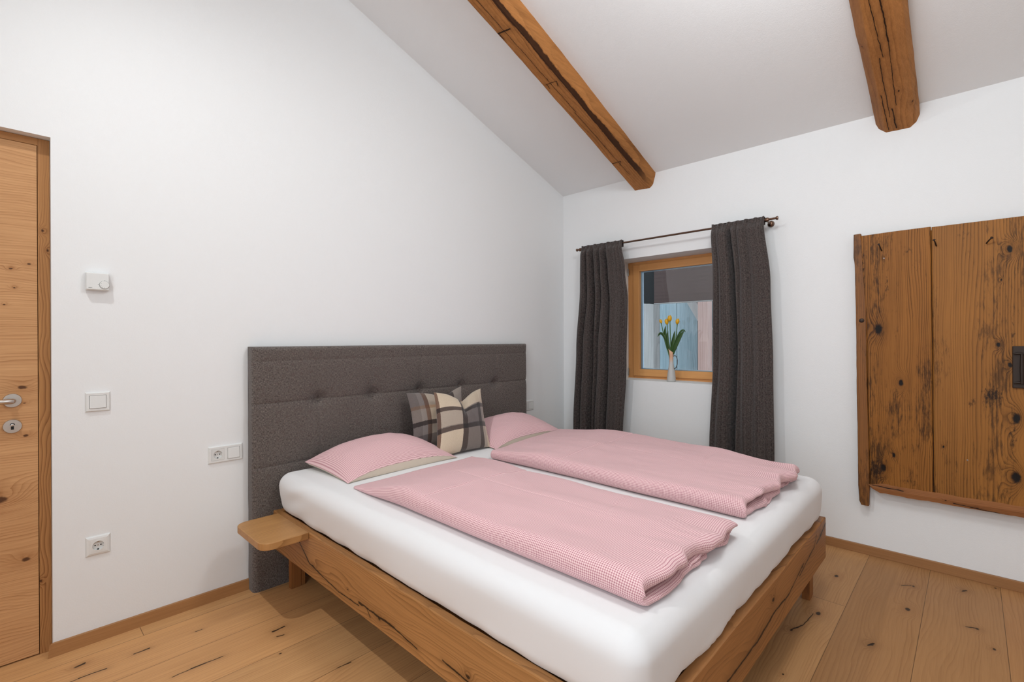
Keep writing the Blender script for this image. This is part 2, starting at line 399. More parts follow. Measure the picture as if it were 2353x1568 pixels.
# --- textiles
def duvet_mat():
    N = NT('pink_woven_cotton')
    x, y, _ = N.sep(N.uvn())
    p = .0067
    fx = N.sub(N.M('FRACT', N.mul(x, 1/p)), .5); fy = N.sub(N.M('FRACT', N.mul(y, 1/p)), .5)
    ax = N.M('ABSOLUTE', fx); ay = N.M('ABSOLUTE', fy)
    r = N.M('POWER', N.add(N.M('POWER', ax, 2.4), N.M('POWER', ay, 2.4)), 1/2.4)
    ring = N.smooth(r, .30, .43)         # outside the pale disc
    corner = N.smooth(N.M('MINIMUM', ax, ay), .30, .42)
    c = N.mix(ring, lin((240, 214, 212)), lin((208, 148, 156)))
    c = N.mix(N.mul(corner, .8), c, lin((104, 46, 70)))
    c = N.mix(N.smooth(r, .16, .05), c, lin((238, 190, 190)))
    n = N.noise(N.uvn(), 900, 2)
    c = N.mix(N.mul(n, .18), c, lin((232, 190, 188)))
    N.bump(N.sub(N.mul(n, .5), ring), .25, .0005)
    return N.fin(c, .85, spec=.15, sheen=.15)
DUVET = duvet_mat()
CREAM = plain('cream_cotton', lin((222, 208, 190)), .9, spec=.1)
def sheet_mat():
    N = NT('white_jersey_sheet')
    n = N.noise(N.pos(), 700, 2); b = N.noise(N.pos(), 60, 2)
    N.bump(N.add(n, b), .12, .0006)
    return N.fin((.80, .785, .78), .9, spec=.12, sheen=.1)
SHEET = sheet_mat()
def tweed(name, a, b, c3, sx, sy, stripe=0.0, seams=False):
    N = NT(name)
    x, y, _ = N.sep(N.uvn())
    n1 = N.noise(N.comb(N.mul(x, sx), N.mul(y, sy*.28), 0.0), 1, 3, .6)
    n2 = N.noise(N.comb(N.mul(x, sx*.28), N.mul(y, sy), 4.0), 1, 3, .6)
    n3 = N.noise(N.comb(N.mul(x, sx*1.2), N.mul(y, sy*1.2), 9.0), 1, 1)
    wv = N.mul(N.M('SINE', N.mul(x, 2*PI/.0066)), N.M('SINE', N.mul(y, 2*PI/.0066)))
    area_ = N.noise(N.comb(N.mul(x, 5), N.mul(y, 5), 3.0), 1, 2)
    t = N.add(N.mul(n1, N.add(.35, N.mul(area_, .6))), N.mul(n2, N.sub(.95, N.mul(area_, .6))))
    t = N.add(t, N.mul(wv, .10))
    t = N.smooth(t, .38, .98)
    if stripe:
        st = N.noise(N.comb(N.mul(x, 75), N.mul(y, 1.2), 2.0), 1, 2)
        t = N.add(t, N.mul(N.sub(st, .5), stripe))
    c = N.mix(t, lin(a), lin(b))
    c = N.mix(N.smooth(n3, .62, .8), c, lin(c3))
    red = N.noise(N.comb(N.mul(x, 40), N.mul(y, 40), 1.0), 1, 2)
    c = N.mix(N.mul(N.smooth(red, .5, .75), .25), c, lin((84, 58, 56)))
    N.bump(N.add(t, wv), .45, .001)
    return N.fin(c, .95, spec=.08, sheen=.2)
HEADM = tweed('taupe_boucle', (46, 39, 38), (140, 129, 122), (182, 170, 160), 340, 340)
CURT = tweed('charcoal_tweed', (30, 25, 24), (104, 94, 90), (150, 140, 134), 280, 190, stripe=.7)
def plaid(name, warp, weft, seed):
    """warp / weft = [(pos, colour)] constant bands"""
    N = NT(name)
    x, y, _ = N.sep(N.uvn())
    nn = N.noise(N.uvn(), 60, 3); fz = N.noise(N.comb(N.mul(x, 110), N.mul(y, 35), seed), 1, 3, .65)
    fx_ = N.noise(N.comb(N.mul(x, 60), N.mul(y, 160), seed), 1, 3, .65)
    xx = N.add(x, N.mul(N.sub(fx_, .5), .022)); yy = N.add(y, N.mul(N.sub(fz, .5), .035))
    a = N.ramp(xx, [(p, lin(c)) for p, c in warp], 'CONSTANT')
    b = N.ramp(yy, [(p, lin(c)) for p, c in weft], 'CONSTANT')
    c = N.mix(1.0, N.n('Gamma', {0: a, 1: .54}).outputs[0], N.n('Gamma', {0: b, 1: .46}).outputs[0], 'MULTIPLY')
    if seed < 2:    # the pale woven field across the upper right
        k = N.mul(N.smooth(yy, .735, .75), N.mul(N.smooth(xx, .50, .52), N.smooth(xx, .96, .93)))
        c = N.mix(N.mul(k, .85), c, lin(CR))
    hb_ = N.noise(N.comb(N.mul(x, 330), N.mul(y, 240), seed), 1, 2, .7)
    c = N.mix(N.smooth(hb_, .42, .72), N.mix(1.0, c, (.68, .66, .66), 'MULTIPLY'), N.mix(.12, c, (.75, .7, .66)))
    c = N.mix(N.mul(N.sub(fz, .2), .55), c, N.mix(1.0, c, (.55, .5, .48), 'MULTIPLY'))
    N.bump(fz, .6, .002)
    return N.fin(c, 1.0, spec=.05, sheen=.35)
CR = (236, 216, 188); DK = (30, 20, 18); GR = (92, 84, 84); LG = (170, 158, 148); BR = (84, 54, 40); TN = (190, 140, 100)
PLAIDF = plaid('cream_wool_plaid', [(0, BR), (.038, CR), (.41, DK), (.51, GR), (.78, DK), (.865, LG), (.93, CR)],
               [(0, CR), (.06, CR), (.315, DK), (.39, GR), (.40, (160, 148, 140)), (.64, (160, 148, 140)), (.645, DK), (.715, CR)][::1], 1.0)
PLAIDB = plaid('grey_wool_plaid', [(0, GR), (.12, (120, 112, 112)), (.20, BR), (.27, CR), (.52, GR), (.70, DK), (.79, LG)],
               [(0, GR), (.20, LG), (.36, DK), (.44, CR), (.66, TN), (.72, LG)], 5.0)
VASEM = None
def vase_mat():
    N = NT('two_tone_vase')
    z = N.sep(N.pos())[2]
    c = N.mix(N.smooth(z, 1.09, 1.15), lin((196, 194, 190)), lin((222, 172, 140)))  # grey lower body blending to peach towards the neck
    return N.fin(c, .35)
VASEM = vase_mat()
LEAF = plain('tulip_leaf_green', lin((52, 84, 38)), .5)
STEM = plain('tulip_stem_green', lin((74, 110, 48)), .5)
def petal_mat():
    N = NT('yellow_petal')
    n = N.noise(N.pos(), 120, 2)
    return N.fin(N.mix(n, lin((250, 200, 40)), lin((214, 150, 20))), .5)
PETAL = petal_mat()
OUTPL = wood('weathered_grey_boards', 'zyx', (150, 160, 164), (92, 104, 110), rings=60, swirl=9, line=.5, fibre=.6, seed=2.0, rough=.9, bumpd=.00001, spec=.1, knotcol=(50, 60, 66),
             knots=[(1.50, .05, .012, 2), (1.30, -.2, .012, 2), (.9, .02, .015, 2)])
OUTPOST = wood('reddish_post', 'zyx', (214, 178, 168), (160, 116, 106), rings=50, swirl=5, line=.4, fibre=.5, seed=4.0, rough=.9, bumpd=.00001, spec=.1)
OUTGREY = wood('grey_post', 'zyx', (176, 168, 164), (128, 120, 118), rings=70, swirl=5, line=.5, fibre=.6, seed=5.0, rough=.9, bumpd=.00001, spec=.1)
OUTBROWN = wood('brown_fascia', 'yzx', (92, 74, 70), (66, 52, 50), rings=25, swirl=3, line=.4, fibre=.05, seed=8.0, rough=.8, bumpd=.00001, spec=.1)
OUTDARK = plain('near_black', lin((16, 9, 8)), .8)
GROUND = plain('gravel_ground', (.22, .21, .2), 1.0)
def glass_mat():
    N = NT('window_glass')
    t = N.t; t.nodes.remove(N.b)
    tr = N.n('BsdfTransparent', {0: (.93, .97, .97)}); gl = N.n('BsdfGlossy', {'Roughness': 0.0})
    fr = N.n('Fresnel', {0: 1.45}); mx = N.n('MixShader')
    t.links.new(fr.outputs[0], mx.inputs[0]); t.links.new(tr.outputs[0], mx.inputs[1]); t.links.new(gl.outputs[0], mx.inputs[2])
    t.links.new(mx.outputs[0], N.out.inputs[0])
    return N.m
GLASS = glass_mat()
SEAL = plain('pale_blue_spacer', lin((190, 205, 222)), .5)

# ---------------------------------------------------------------- the room
ZC = 2.6046; SL = .3491
def cz(x): return ZC - SL*x
XB = -5.1; YB = -4.7
DX0, DX1, DZ = -4.40, -3.4166, 2.1175       # door recess
def struct(o): o['kind'] = 'structure'; return o
m = MB(); T = .26
m.box(XB-.2, .32, YB-.2, T, -.12, 0)
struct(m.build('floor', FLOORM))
m = MB()
m.prism([(0.32, 0), (.32, cz(.32)), (DX1, cz(DX1)), (DX1, 0)], 'y', 0, T)
m.prism([(DX1, DZ), (DX1, cz(DX1)), (DX0, cz(DX0)), (DX0, DZ)], 'y', 0, T)
m.prism([(DX0, 0), (DX0, cz(DX0)), (XB, cz(XB)), (XB, 0)], 'y', 0, T)
m.box(DX0, DX1, T-.04, T, 0, DZ)
struct(m.build('wall_left', WALL))
# window wall with its opening
OY0, OY1, OZ0, OZ1 = -1.497, -.545, .9535, 1.9515
WT = .32
m = MB()
m.box(0, WT, YB, OY0, 0, ZC); m.box(0, WT, OY1, 0, 0, ZC)
m.box(0, WT, OY0, OY1, 0, OZ0); m.box(0, WT, OY0, OY1, OZ1, ZC)
struct(m.build('wall_right', WALL))
m = MB(); m.prism([(0.0, 0), (0.0, cz(0)), (XB, cz(XB)), (XB, 0)], 'y', YB-.1, YB); struct(m.build('wall_front', WALL))
m = MB(); m.box(XB-.1, XB, YB, 0, 0, cz(XB)); struct(m.build('wall_back', WALL))
m = MB(); m.prism([(.32, cz(.32)), (.32, cz(.32)+.15), (XB-.1, cz(XB)+.15), (XB-.1, cz(XB-.1))], 'y', YB-.1, T)
struct(m.build('ceiling', CEIL))
# skirting boards, end mitred at the door recess
BH = .0515; BT = .018
m = MB(); m.add([(DX1, 0.0, 0), (DX1-.016, -BT, 0), (0, -BT, 0), (0, 0, 0), (DX1, 0, BH), (DX1-.012, -BT+.003, BH), (0, -BT+.003, BH), (0, 0, BH)],
                [(0, 3, 2, 1), (4, 5, 6, 7), (0, 1, 5, 4), (1, 2, 6, 5), (2, 3, 7, 6), (3, 0, 4, 7)])
struct(m.build('baseboard_left', BASEB))
m = MB(); m.box(-BT, 0, YB, -BT, 0, BH); struct(m.build('baseboard_right', BASEB2, bevel=.002))

# ---------------------------------------------------------------- door
FY = .045
d = thing('door_1', (-3.9, FY, 0), kind='structure')
leaf = MB().box(-4.357, -3.4555, FY, FY+.045, .006, 2.0855).build('door_leaf', DOORM, d, bevel=.0015)
m = MB(); m.box(-3.4535, -3.4175, FY+.003, .2, 0, 2.1165); m.box(-4.40, -4.359, FY+.003, .2, 0, 2.1165)
m.build('door_frame', DOORF, d, bevel=.001)
MB().box(-4.359, -3.4535, FY+.003, .2, 2.0875, 2.1165).build('door_frame_head', DOORF2, d, bevel=.001)
MB().box(-4.359, -3.4535, FY+.05, .2, 0, 2.0875).build('door_stop', DOORF, d)
hx, hz = -3.5285, 1.0495
m = MB(); m.lathe([(0, 0), (.0272, 0), (.0276, .004), (.0262, .0075), (0, .0078)], (hx, FY, hz), (0, -1, 0), 40)
ros = m.build('handle_rosette', STEEL, leaf); ros['label'] = 'round brushed steel rosette'
m = MB(); m.tube([(hx, FY-.004, hz), (hx, FY-.034, hz), (hx-.003, FY-.046, hz), (hx-.012, FY-.052, hz), (hx-.03, FY-.054, hz), (hx-.125, FY-.054, hz), (hx-.13, FY-.054, hz)],
                 [.0105, .0105, .0103, .010, .0095, .0095, .008], 16)
m.build('lever_handle', STEEL, leaf)['label'] = 'brushed steel lever'
m = MB(); m.lathe([(0, 0), (.0272, 0), (.0276, .004), (.0262, .0075), (0, .0078)], (hx, FY, .947), (0, -1, 0), 40)
esc = m.build('key_escutcheon', STEEL, leaf); esc['label'] = 'round steel key plate'
m = MB(); m.lathe([(0, 0), (.0068, 0), (.0068, .001), (0, .001)], (hx, FY-.0078, .9535), (0, -1, 0), 20); m.box(hx-.0042, hx+.0042, FY-.0088, FY-.0078, .934, .9535)
h = bpy.data.objects
# sub-part of the leaf would be too deep: keyhole and key bar live in one dark and one bright part of the leaf
m.build('keyhole', DARKHOLE, leaf)
m = MB(); m.lathe([(0, 0), (.0045, 0), (.0045, .006), (0, .007)], (hx, FY-.009, .9535), (0, -1, 0), 16); m.box(hx-.012, hx+.012, FY-.0130, FY-.0095, .9480, .9520)
m.build('thumb_turn', STEEL, leaf)

# ---------------------------------------------------------------- window
WX = .215
wy0, wy1, wz0, wz1 = -1.485, -.557, OZ0-.004, OZ1+.004
wn = thing('window_1', (WX, -1.02, OZ0), kind='structure')
m = MB()
m.box(WX, WX+.07, wy0-.012, wy0+.045, wz0, wz1); m.box(WX, WX+.07, wy1-.045, wy1+.012, wz0, wz1)
m.build('window_frame', WINMV, wn, bevel=.003)
m = MB()
m.box(WX, WX+.07, wy0+.045, wy1-.045, wz1-.032, wz1); m.box(WX, WX+.07, wy0+.045, wy1-.045, wz0, wz0+.028); m.box(WX-.008, WX+.0, wy0-.012, wy1+.012, wz0, wz0+.010)
m.build('window_frame_rail', WINM, wn, bevel=.003)
a0, a1, b0, b1 = wy0+.043, wy1-.043, wz0+.024, wz1-.028
sw = .058
def sash_piece(horizontal):
    m = MB()
    if horizontal:
        for (z0, z1, inner) in ((b0, b0+sw, 1), (b1-sw, b1, -1)):
            m.box(WX-.016, WX+.04, a0+sw, a1-sw, z0, z1)
    else:
        m.box(WX-.016, WX+.04, a0, a0+sw, b0, b1); m.box(WX-.016, WX+.04, a1-sw, a1, b0, b1)
    return m
sash_piece(False).build('sash_stile', WINMV, wn, bevel=.004, bseg=3)
sash_piece(True).build('sash_rail', WINM, wn, bevel=.004, bseg=3)
MB().box(WX+.012, WX+.016, a0+sw-.003, a1-sw+.003, b0+sw-.003, b1-sw+.003).build('glass_pane', GLASS, wn)
m = MB(); g0, g1, h0, h1 = a0+sw, a1-sw, b0+sw, b1-sw
m.box(WX+.017, WX+.035, g1-.016, g1, h0, h1); m.box(WX+.017, WX+.035, g0, g0+.016, h0, h1)
m.box(WX+.017, WX+.035, g0+.016, g1-.016, h0, h0+.007); m.box(WX+.017, WX+.035, g0+.016, g1-.016, h1-.007, h1)
m.build('glazing_spacer', SEAL, wn)
for z in (wz1-.085, wz0+.055):
    MB().tube([(WX-.010, wy1+.005, z-.03), (WX-.010, wy1+.005, z+.03)], .0055, 12).build('window_hinge', STEELD, wn)

# ---------------------------------------------------------------- ceiling beams (hewn, swept down the slope)
def beam(name, poly, x0, x1, label, seed, amp=.004, dark_edges=(), bow=None):
    """poly: (y, drop below the ceiling) outline points, open towards the ceiling"""
    n = 150; L = x1-x0
    pts = []; PV = []
    # resample polygon edges
    samp = []; eid = []
    for i in range(len(poly)-1):
        (ya, da), (yb, db) = poly[i], poly[i+1]
        k = max(2, int(math.hypot(yb-ya, db-da)/.008))
        for j in range(k): samp.append((ya+(yb-ya)*j/k, da+(db-da)*j/k)); eid.append(i)
    samp.append(poly[-1]); eid.append(len(poly)-2)
    cy = sum(p[0] for p in samp)/len(samp); cd = .04
    m = MB(); vs = []
    for i in range(n+1):
        x = x0+L*i/n
        for (y, dd) in samp:
            a = amp*(nz(x*2.2+seed, y*8, dd*8)*1.4 + .6*nz(x*9+seed, y*22, dd*22) + .25*nz(x*30, y*50, dd*50+seed))
            dy = y-cy; ddn = dd-cd; l = math.hypot(dy, ddn)+1e-6
            yy = y+dy/l*a; d2 = dd+(ddn/l*a if dd > .002 else 0)
            if bow: yy += bow(x)
            vs.append((x, yy, cz(x)-d2))
    w = len(samp)
    fs = []; 
    for i in range(n):
        for k in range(w-1): 
            m_i = 1 if eid[k] in dark_edges else 0
            fs.append(((i*w+k, i*w+k+1, (i+1)*w+k+1, (i+1)*w+k), m_i))
    b = m.add(vs, [])
    for f, mi in fs: m.f.append(list(f)); m.mi.append(mi); m.sm.append(True)
    m.f.append(list(range(w))); m.mi.append(0); m.sm.append(False)
    m.f.append(list(range(n*w, n*w+w))[::-1]); m.mi.append(0); m.sm.append(False)
    o = m.build(name, [BEAMM])
    o.data.set_sharp_from_angle(angle=math.radians(28))
    tag(o, label, 'beam', 'old wooden ceiling beams')
    return o
b1 = beam('ceiling_beam', [(-.735, -.01), (-.728, .092), (-.735, .106), (-.868, .112), (-.882, .100), (-.896, .085), (-.912, .03), (-.915, -.01)], -4.9, 0,
          'square hewn brown ceiling beam with dark bark stripe, above the window', 1.0, bow=lambda x: .010*math.sin((x+.2)*1.2))
b2 = beam('ceiling_beam', [(-2.318, -.01), (-2.312, .055), (-2.326, .085), (-2.360, .120), (-2.470, .122), (-2.498, .098), (-2.512, .06), (-2.512, -.01)], -4.9, 0,
          'thick brown ceiling beam with chamfered edges and cracks, right of the window', 12.0, amp=.0035)

# ---------------------------------------------------------------- bed
BX0, BX1, BY0, BY1 = -2.588, -.752, -2.197, -.09
ZB, ZT = .206, .402
bed = thing('double_bed', (-1.67, -1.1, 0), 'wide oak double bed with tall upholstered headboard and cracked grain side boards', 'bed')
def rail(name, mat, along, p, q, inner):
    """board with a slightly wavy live top edge"""
    m = MB(); n = 60; vs = []
    for i in range(n+1):
        t = i/n; s = p+(q-p)*t
        wob = .003*nz(s*5, 3.3) + .0015*nz(s*16, 1.1)
        o_, i_ = inner
        ring = [(o_, ZB), (o_, ZT-.004+wob), (o_+(i_-o_)*.10, ZT+wob), (i_, ZT-.002+wob), (i_, ZB)]
        for (c, z) in ring: vs.append((c, s, z) if along == 'y' else (s, c, z))
    fs = [(i*5+k, i*5+(k+1) % 5, (i+1)*5+(k+1) % 5, (i+1)*5+k) for i in range(n) for k in range(5)]
    fs += [(0, 1, 2, 3, 4), tuple(n*5+k for k in (4, 3, 2, 1, 0))]
    m.add(vs, fs)
    return m.build(name, mat, bed)
rail('side_rail', RAILL, 'y', BY0+.032, BY1, (BX0, BX0+.032))
rail('side_rail', RAILL, 'y', BY0+.032, BY1, (BX1, BX1-.032))
rail('foot_rail', RAILF, 'x', BX0, BX1, (BY0, BY0+.032))
rail('head_rail', RAILF, 'x', BX0+.033, BX1-.033, (BY1-.035, BY1-.005))
for (lx, ly) in ((-2.535, -.178), (-.86, -.178), (-2.535, -2.145), (-.832, -2.145)):
    m = MB()
    if ly > -1: m.box(lx+.0, lx+.052, ly, ly+.03, 0, ZB); m.box(lx+.052, lx+.075, ly+.004, ly+.045, 0, ZB)
    else: m.box(lx, lx+.045, ly, ly+.035, 0, ZB); m.box(lx+.045, lx+.083, ly+.003, ly+.04, 0, ZB)
    m.build('leg', LEGM, bed, bevel=.0015)
MB().box(BX0+.033, BX1-.033, BY0+.033, BY1-.036, .33, .375).build('slatted_base', LEGM, bed)
# bedside shelf, rounded outer corners
m = MB(); R = .055; sx0, sx1, sy0, sy1 = -2.792, -2.5885, -.518, -.155
poly = [(sx1, sy0), (sx1, sy1)]
for k in range(9): a = PI/2+k*PI/16; poly.append((sx0+R+R*math.cos(a), sy1-R+R*math.sin(a)))
for k in range(9): a = PI+k*PI/16; poly.append((sx0+R+R*math.cos(a), sy0+R+R*math.sin(a)))
m.prism(poly, 'z', .372, .4035)
sh = m.build('bedside_shelf', SHELFM, bed, bevel=.003, bseg=3); sh['label'] = 'small oak shelf with rounded corners at the bed side'
# mirrored shelf on the far side of the bed (mostly hidden)
m = MB(); mp = [(-3.34-p[0], p[1]) for p in poly][::-1]
m.prism(mp, 'z', .372, .4035)
m.build('bedside_shelf', SHELFM, bed, bevel=.003)

# headboard: soft panel with tufts and seams, closed all round
HX0, HX1, HZ1, HY = -2.683, -.601, 1.2535, -.088
tx = [-2.334, -2.0, -1.648, -1.29, -.953]; seamz = [1.178, .958, .63, .30]
def hb_pt(s, t):
    x = HX0+(HX1-HX0)*s; z = HZ1*t
    y = HY
    e = min(s*(HX1-HX0), (1-s)*(HX1-HX0), (1-t)*HZ1)
    r = .022
    if e < r: y += r-math.sqrt(max(0, r*r-(r-e)**2))
    for k in tx:
        for zz, am in ((.958, .034), (.63, .008)):
            d = math.hypot((x-k)/1.2, (z-zz)); y += am*math.exp(-(d/.032)**2) + am*.45*math.exp(-(d/.10)**2)
        if z > .3: y += .0035*math.exp(-((x-k)/.006)**2)
    for zz, am in zip(seamz, (.003, .006, .005, .004)):
        y += am*math.exp(-((z-zz)/.005)**2)+am*.7*math.exp(-((z-zz)/.03)**2)
    y -= .004*nz(x*3, z*3, 2)
    wx = .0035*nz(z*3.5, 4.2, 0)*(1-2*s)
    return (x+wx+(.004*nz(z*7, 1, 5) if s < .01 else 0), y, z)
m = MB()
NU, NV = 420, 260
m.grid(hb_pt, NU, NV, uvf=lambda s, t: (HX0+(HX1-HX0)*s, HZ1*t))
def strip(pa):   # wraps the fabric back to the wall
    k = len(pa); b = [(p[0], -.012, p[2]) for p in pa]
    uv = [(p[0]+p[2], p[1]) for p in pa]+[(p[0]+p[2], p[1]+.09) for p in b]
    m.add(list(pa)+b, [(i, i+1, k+i+1, k+i) for i in range(k-1)], uv, smooth=True)
strip([hb_pt(0, j/NV) for j in range(NV+1)]); strip([hb_pt(1, j/NV) for j in range(NV+1)]); strip([hb_pt(i/NU, 1) for i in range(NU+1)])
m.add([(HX0, -.012, 0), (HX1, -.012, 0), (HX1, -.012, HZ1), (HX0, -.012, HZ1)], [(0, 1, 2, 3)])
hb = m.build('headboard', HEADM, bed, weld=True); hb['label'] = 'tall tufted headboard in taupe woven fabric'

# ---------------------------------------------------------------- mattress with fitted sheet
def rbox_pt(x, y, z, c, hs, r):
    q = [max(-hs[i]+r[i], min(hs[i]-r[i], p)) for i, p in enumerate((x, y, z))]
    d = [(p-qq)/r[i] for i, (p, qq) in enumerate(zip((x, y, z), q))]
    l = math.sqrt(sum(k*k for k in d))
    if l < 1e-9: return (x+c[0], y+c[1], z+c[2])
    return tuple(c[i]+q[i]+d[i]/l*r[i] for i in range(3))
def axis_samples(h, r, n, ne=10):
    e = [h-r+r*math.tan(PI/4*k/ne) for k in range(1, ne+1)]
    mid = [-(h-r)+2*(h-r)*i/n for i in range(n+1)]
    return [-k for k in e[::-1]]+mid+e
mc = (-1.668, -1.148, .4925); mh = (.912, 1.040, .1105); mr = (.062, .062, .062)
AX = [axis_samples(mh[0], mr[0], 90), axis_samples(mh[1], mr[1], 100), axis_samples(mh[2], mr[2], 8)]
def mdisp(p):
    x, y, z = p
    # the side bellies out a little; fine tension folds near the foot corner
    zz = (z-.4925)/.1105
    side = 1-min(1, abs(zz))**2
    ox = (x-mc[0])/mh[0]; oy = (y-mc[1])/mh[1]
    if abs(ox) > .93: x += math.copysign(.006*side, ox) + .004*nz(y*4, z*8, 1)*(1 if ox < 0 else -1)
    if oy < -.93:
        y -= .006*side + .004*nz(x*5, z*9, 3)
    und = max(0, .535-z)
    if ox < -.9: x += und*.12
    elif ox > .9: x -= und*.10
    if oy < -.9: y += und*.06
    low = sstep(.47, .40, z)
    if oy < -.9: y += .010*low*nz(x*14, 2) ; z += .008*low*nz(x*11, 7)
    if ox < -.9: x += .006*low*nz(y*12, 5); z += .003*low*nz(y*9, 4)
    if zz > .8 and abs(ox) < .97 and abs(oy) < .97:
        z += .003*nz(x*2.5, y*2.5)
    # tension folds radiating to the near foot corner
    dx = x+2.4; dy = y+2.15
    g = math.exp(-((x+2.05)/.22)**2)*sstep(-1.95, -2.14, y)
    fold = math.sin((x+.35*(z-.5))*150+3*nz(x*8, z*3))
    if oy < -.80: y -= .0016*g*fold; z += .0008*g*fold*sstep(.5, .58, z)
    g2 = math.exp(-((y+.35)/.12)**2)*(1 if ox < -.93 else 0)
    x -= .004*g2*math.sin(z*60+y*20)
    return (x, y, z)
m = MB()
def facegrid(ia, ib, ic, sgn):
    A, B = AX[ia], AX[ib]
    vs = []
    for b in B:
        for a in A:
            p = [0, 0, 0]; p[ia] = a; p[ib] = b; p[ic] = sgn*mh[ic]
            vs.append(mdisp(rbox_pt(*p, mc, mh, mr)))
    w = len(A)
    m.add(vs, [(j*w+i, j*w+i+1, (j+1)*w+i+1, (j+1)*w+i) for j in range(len(B)-1) for i in range(len(A)-1)], smooth=True)
for (ia, ib, ic) in ((0, 1, 2), (0, 2, 1), (1, 2, 0)):
    for s_ in (1, -1): facegrid(ia, ib, ic, s_)
mat_o = m.build('mattress', SHEET, weld=True)
tag(mat_o, 'thick double mattress in a white fitted sheet lying in the oak bed', 'mattress')
ZM = mc[2]+mh[2]    # top of the mattress .603

# ---------------------------------------------------------------- duvets
def duvet(name, x0, x1, yh, yf, H, label, seed, skew=0.0, hs=0.0, xr=None, h0=.16, low=0.0):
    m = MB()
    W = x1-x0; L = yh-yf
    nt = 190; nx = 110; na = 10
    def prof(hh, A):
        """closed outline: bottom, right arc, top, left arc -> (a, h, side)"""
        r = hh/2; pts = []
        for i in range(nx+1): pts.append((-A+r+(2*A-2*r)*i/nx, 0.0, -1))
        for k in range(1, na): th = -PI/2+PI*k/na; pts.append((A-r+r*math.cos(th), r+r*math.sin(th), 0))
        for i in range(nx+1): pts.append((A-r-(2*A-2*r)*i/nx, hh, 1))
        for k in range(1, na): th = PI/2+PI*k/na; pts.append((-A+r+r*math.cos(th), r+r*math.sin(th), 0))
        return pts
    def height(t):
        return H*(h0+(1-h0)*sstep(0, .30, t)**.8)*(1+.03*math.sin(t*9+seed))
    def lump(xn, t):
        y = t*L; x = xn*W/2
        a = .010*nz(x*2.6+seed, y*2.2, 1)+.009*nz(x*7+seed, y*3.5, 4)+.0022*nz(x*17+seed, y*13, 8)
        a += .0028*sstep(.82, 1, t)*nz(x*30+seed, y*9, 2)
        a += .0025*math.exp(-((y-L*.36-.02*x)/.005)**2) - .003*math.exp(-((y-L*.36-.02*x-.012)/.009)**2)   # pressed crease
        a -= .0025*math.exp(-((x-.02)/.006)**2)*sstep(.05, .2, t)*sstep(.9, .6, t)
        a -= .003*math.exp(-((y-L*.80+.06*math.sin(x*6))/.010)**2)*(.5+.5*math.sin(x*9+seed))
        return a
    rings = []; uvs = []
    ts = [i/nt for i in range(nt+1)]
    zm_f = .42
    def ring(t, sh=1.0, y_add=0.0, mode=0, ph=0.0):
        hh = height(t); A = W/2*(1-.012*(1-sstep(0, .1, t)))
        pts = prof(hh, A)
        out = []; uv = []; acc = 0; prev = None
        for (a, h, sd) in pts:
            xn = a/(W/2)
            top = h/hh
            z = h*(1-low*max(0, xn)**1.5) + (lump(xn, t)*sstep(0, .5, top)*min(1, hh/H*1.1))
            # edges sag outwards softly
            a2 = a*(1+.008*nz(t*6+seed, 3))
            if xr: a2 += (xr(t)-x1)*((xn+1)/2)
            y = yh - t*L + (hs*xn)*(1-t) + skew*xn*t
            y += .012*nz(a*5, seed)*(1-t)
            # waviness of the foot mouth, upper lip further out
            lipw = sstep(.9, 1, t)
            y -= lipw*((.012+.030*nz(a*5+seed, 3.7)+.012*nz(a*14+seed, 2.2))*sstep(.35, .9, top) - .010*nz(a*7, 8+seed))
            z += lipw*.012*nz(a*9+seed, 6.1)*sstep(.4, .9, top)
            if mode:
                zc_ = hh*zm_f + .012*nz(a*7+seed, 1.5) + lump(xn, t)*.3
                zc_ = hh*(.40+.22*nz(a*4.5+seed, 9.1)+.08*nz(a*15, seed)) + lump(xn, t)*.3
                op = .16*math.exp(-((xn+.60)/.22)**2)+.12*math.exp(-((xn-.72)/.14)**2)
                sh_ = sh+(1-sh)*op
                ya = y_add*max(.15, 1+.9*nz(a*8+seed, top*3)+.3*nz(a*24, top*2+seed)) if y_add < 0 else y_add
                z = zc_ + (z-zc_)*sh_
                a2 = a2*(1-.012*(1-sh_)*2)
                y += ya
            out.append(((x0+x1)/2 + a2, y, ZM + .001 + max(0.0, z)))
            if prev is not None: acc += math.hypot(a-prev[0], h-prev[1])
            prev = (a, h)
            uv.append((acc, t*L + (y_add if mode else 0)))
        return out, uv
    for t in ts:
        o, u = ring(t); rings.append(o); uvs.append(u)
    lip = .024
    for k in range(1, 13):      # two puffy lips that meet in a tight crumpled crease
        th = PI*k/12
        o, u = ring(1.0, sh=1-.90*(1-math.cos(th))/2, y_add=-lip*math.sin(th), mode=1)
        rings.append(o); uvs.append([(a, L+lip*th) for a, _ in u])
    for k in range(1, 5):
        o, u = ring(1.0, sh=.10-.015*k, y_add=.014*k, mode=1)
        rings.append(o); uvs.append([(a, L+.07+.014*k) for a, _ in u])
    w = len(rings[0]); vs = [p for r in rings for p in r]; fu = [q for r in uvs for q in r]
    fs = []
    for j in range(len(rings)-1):
        for i in range(w): fs.append((j*w+i, j*w+(i+1) % w, (j+1)*w+(i+1) % w, (j+1)*w+i))
    # ruin-free seam: duplicate of the first column gets its own uv through wrap (tiny)
    fs.append(tuple(range(w-1, -1, -1))); fs.append(tuple((len(rings)-1)*w+i for i in range(w)))
    m.add(vs, fs, fu, smooth=True)
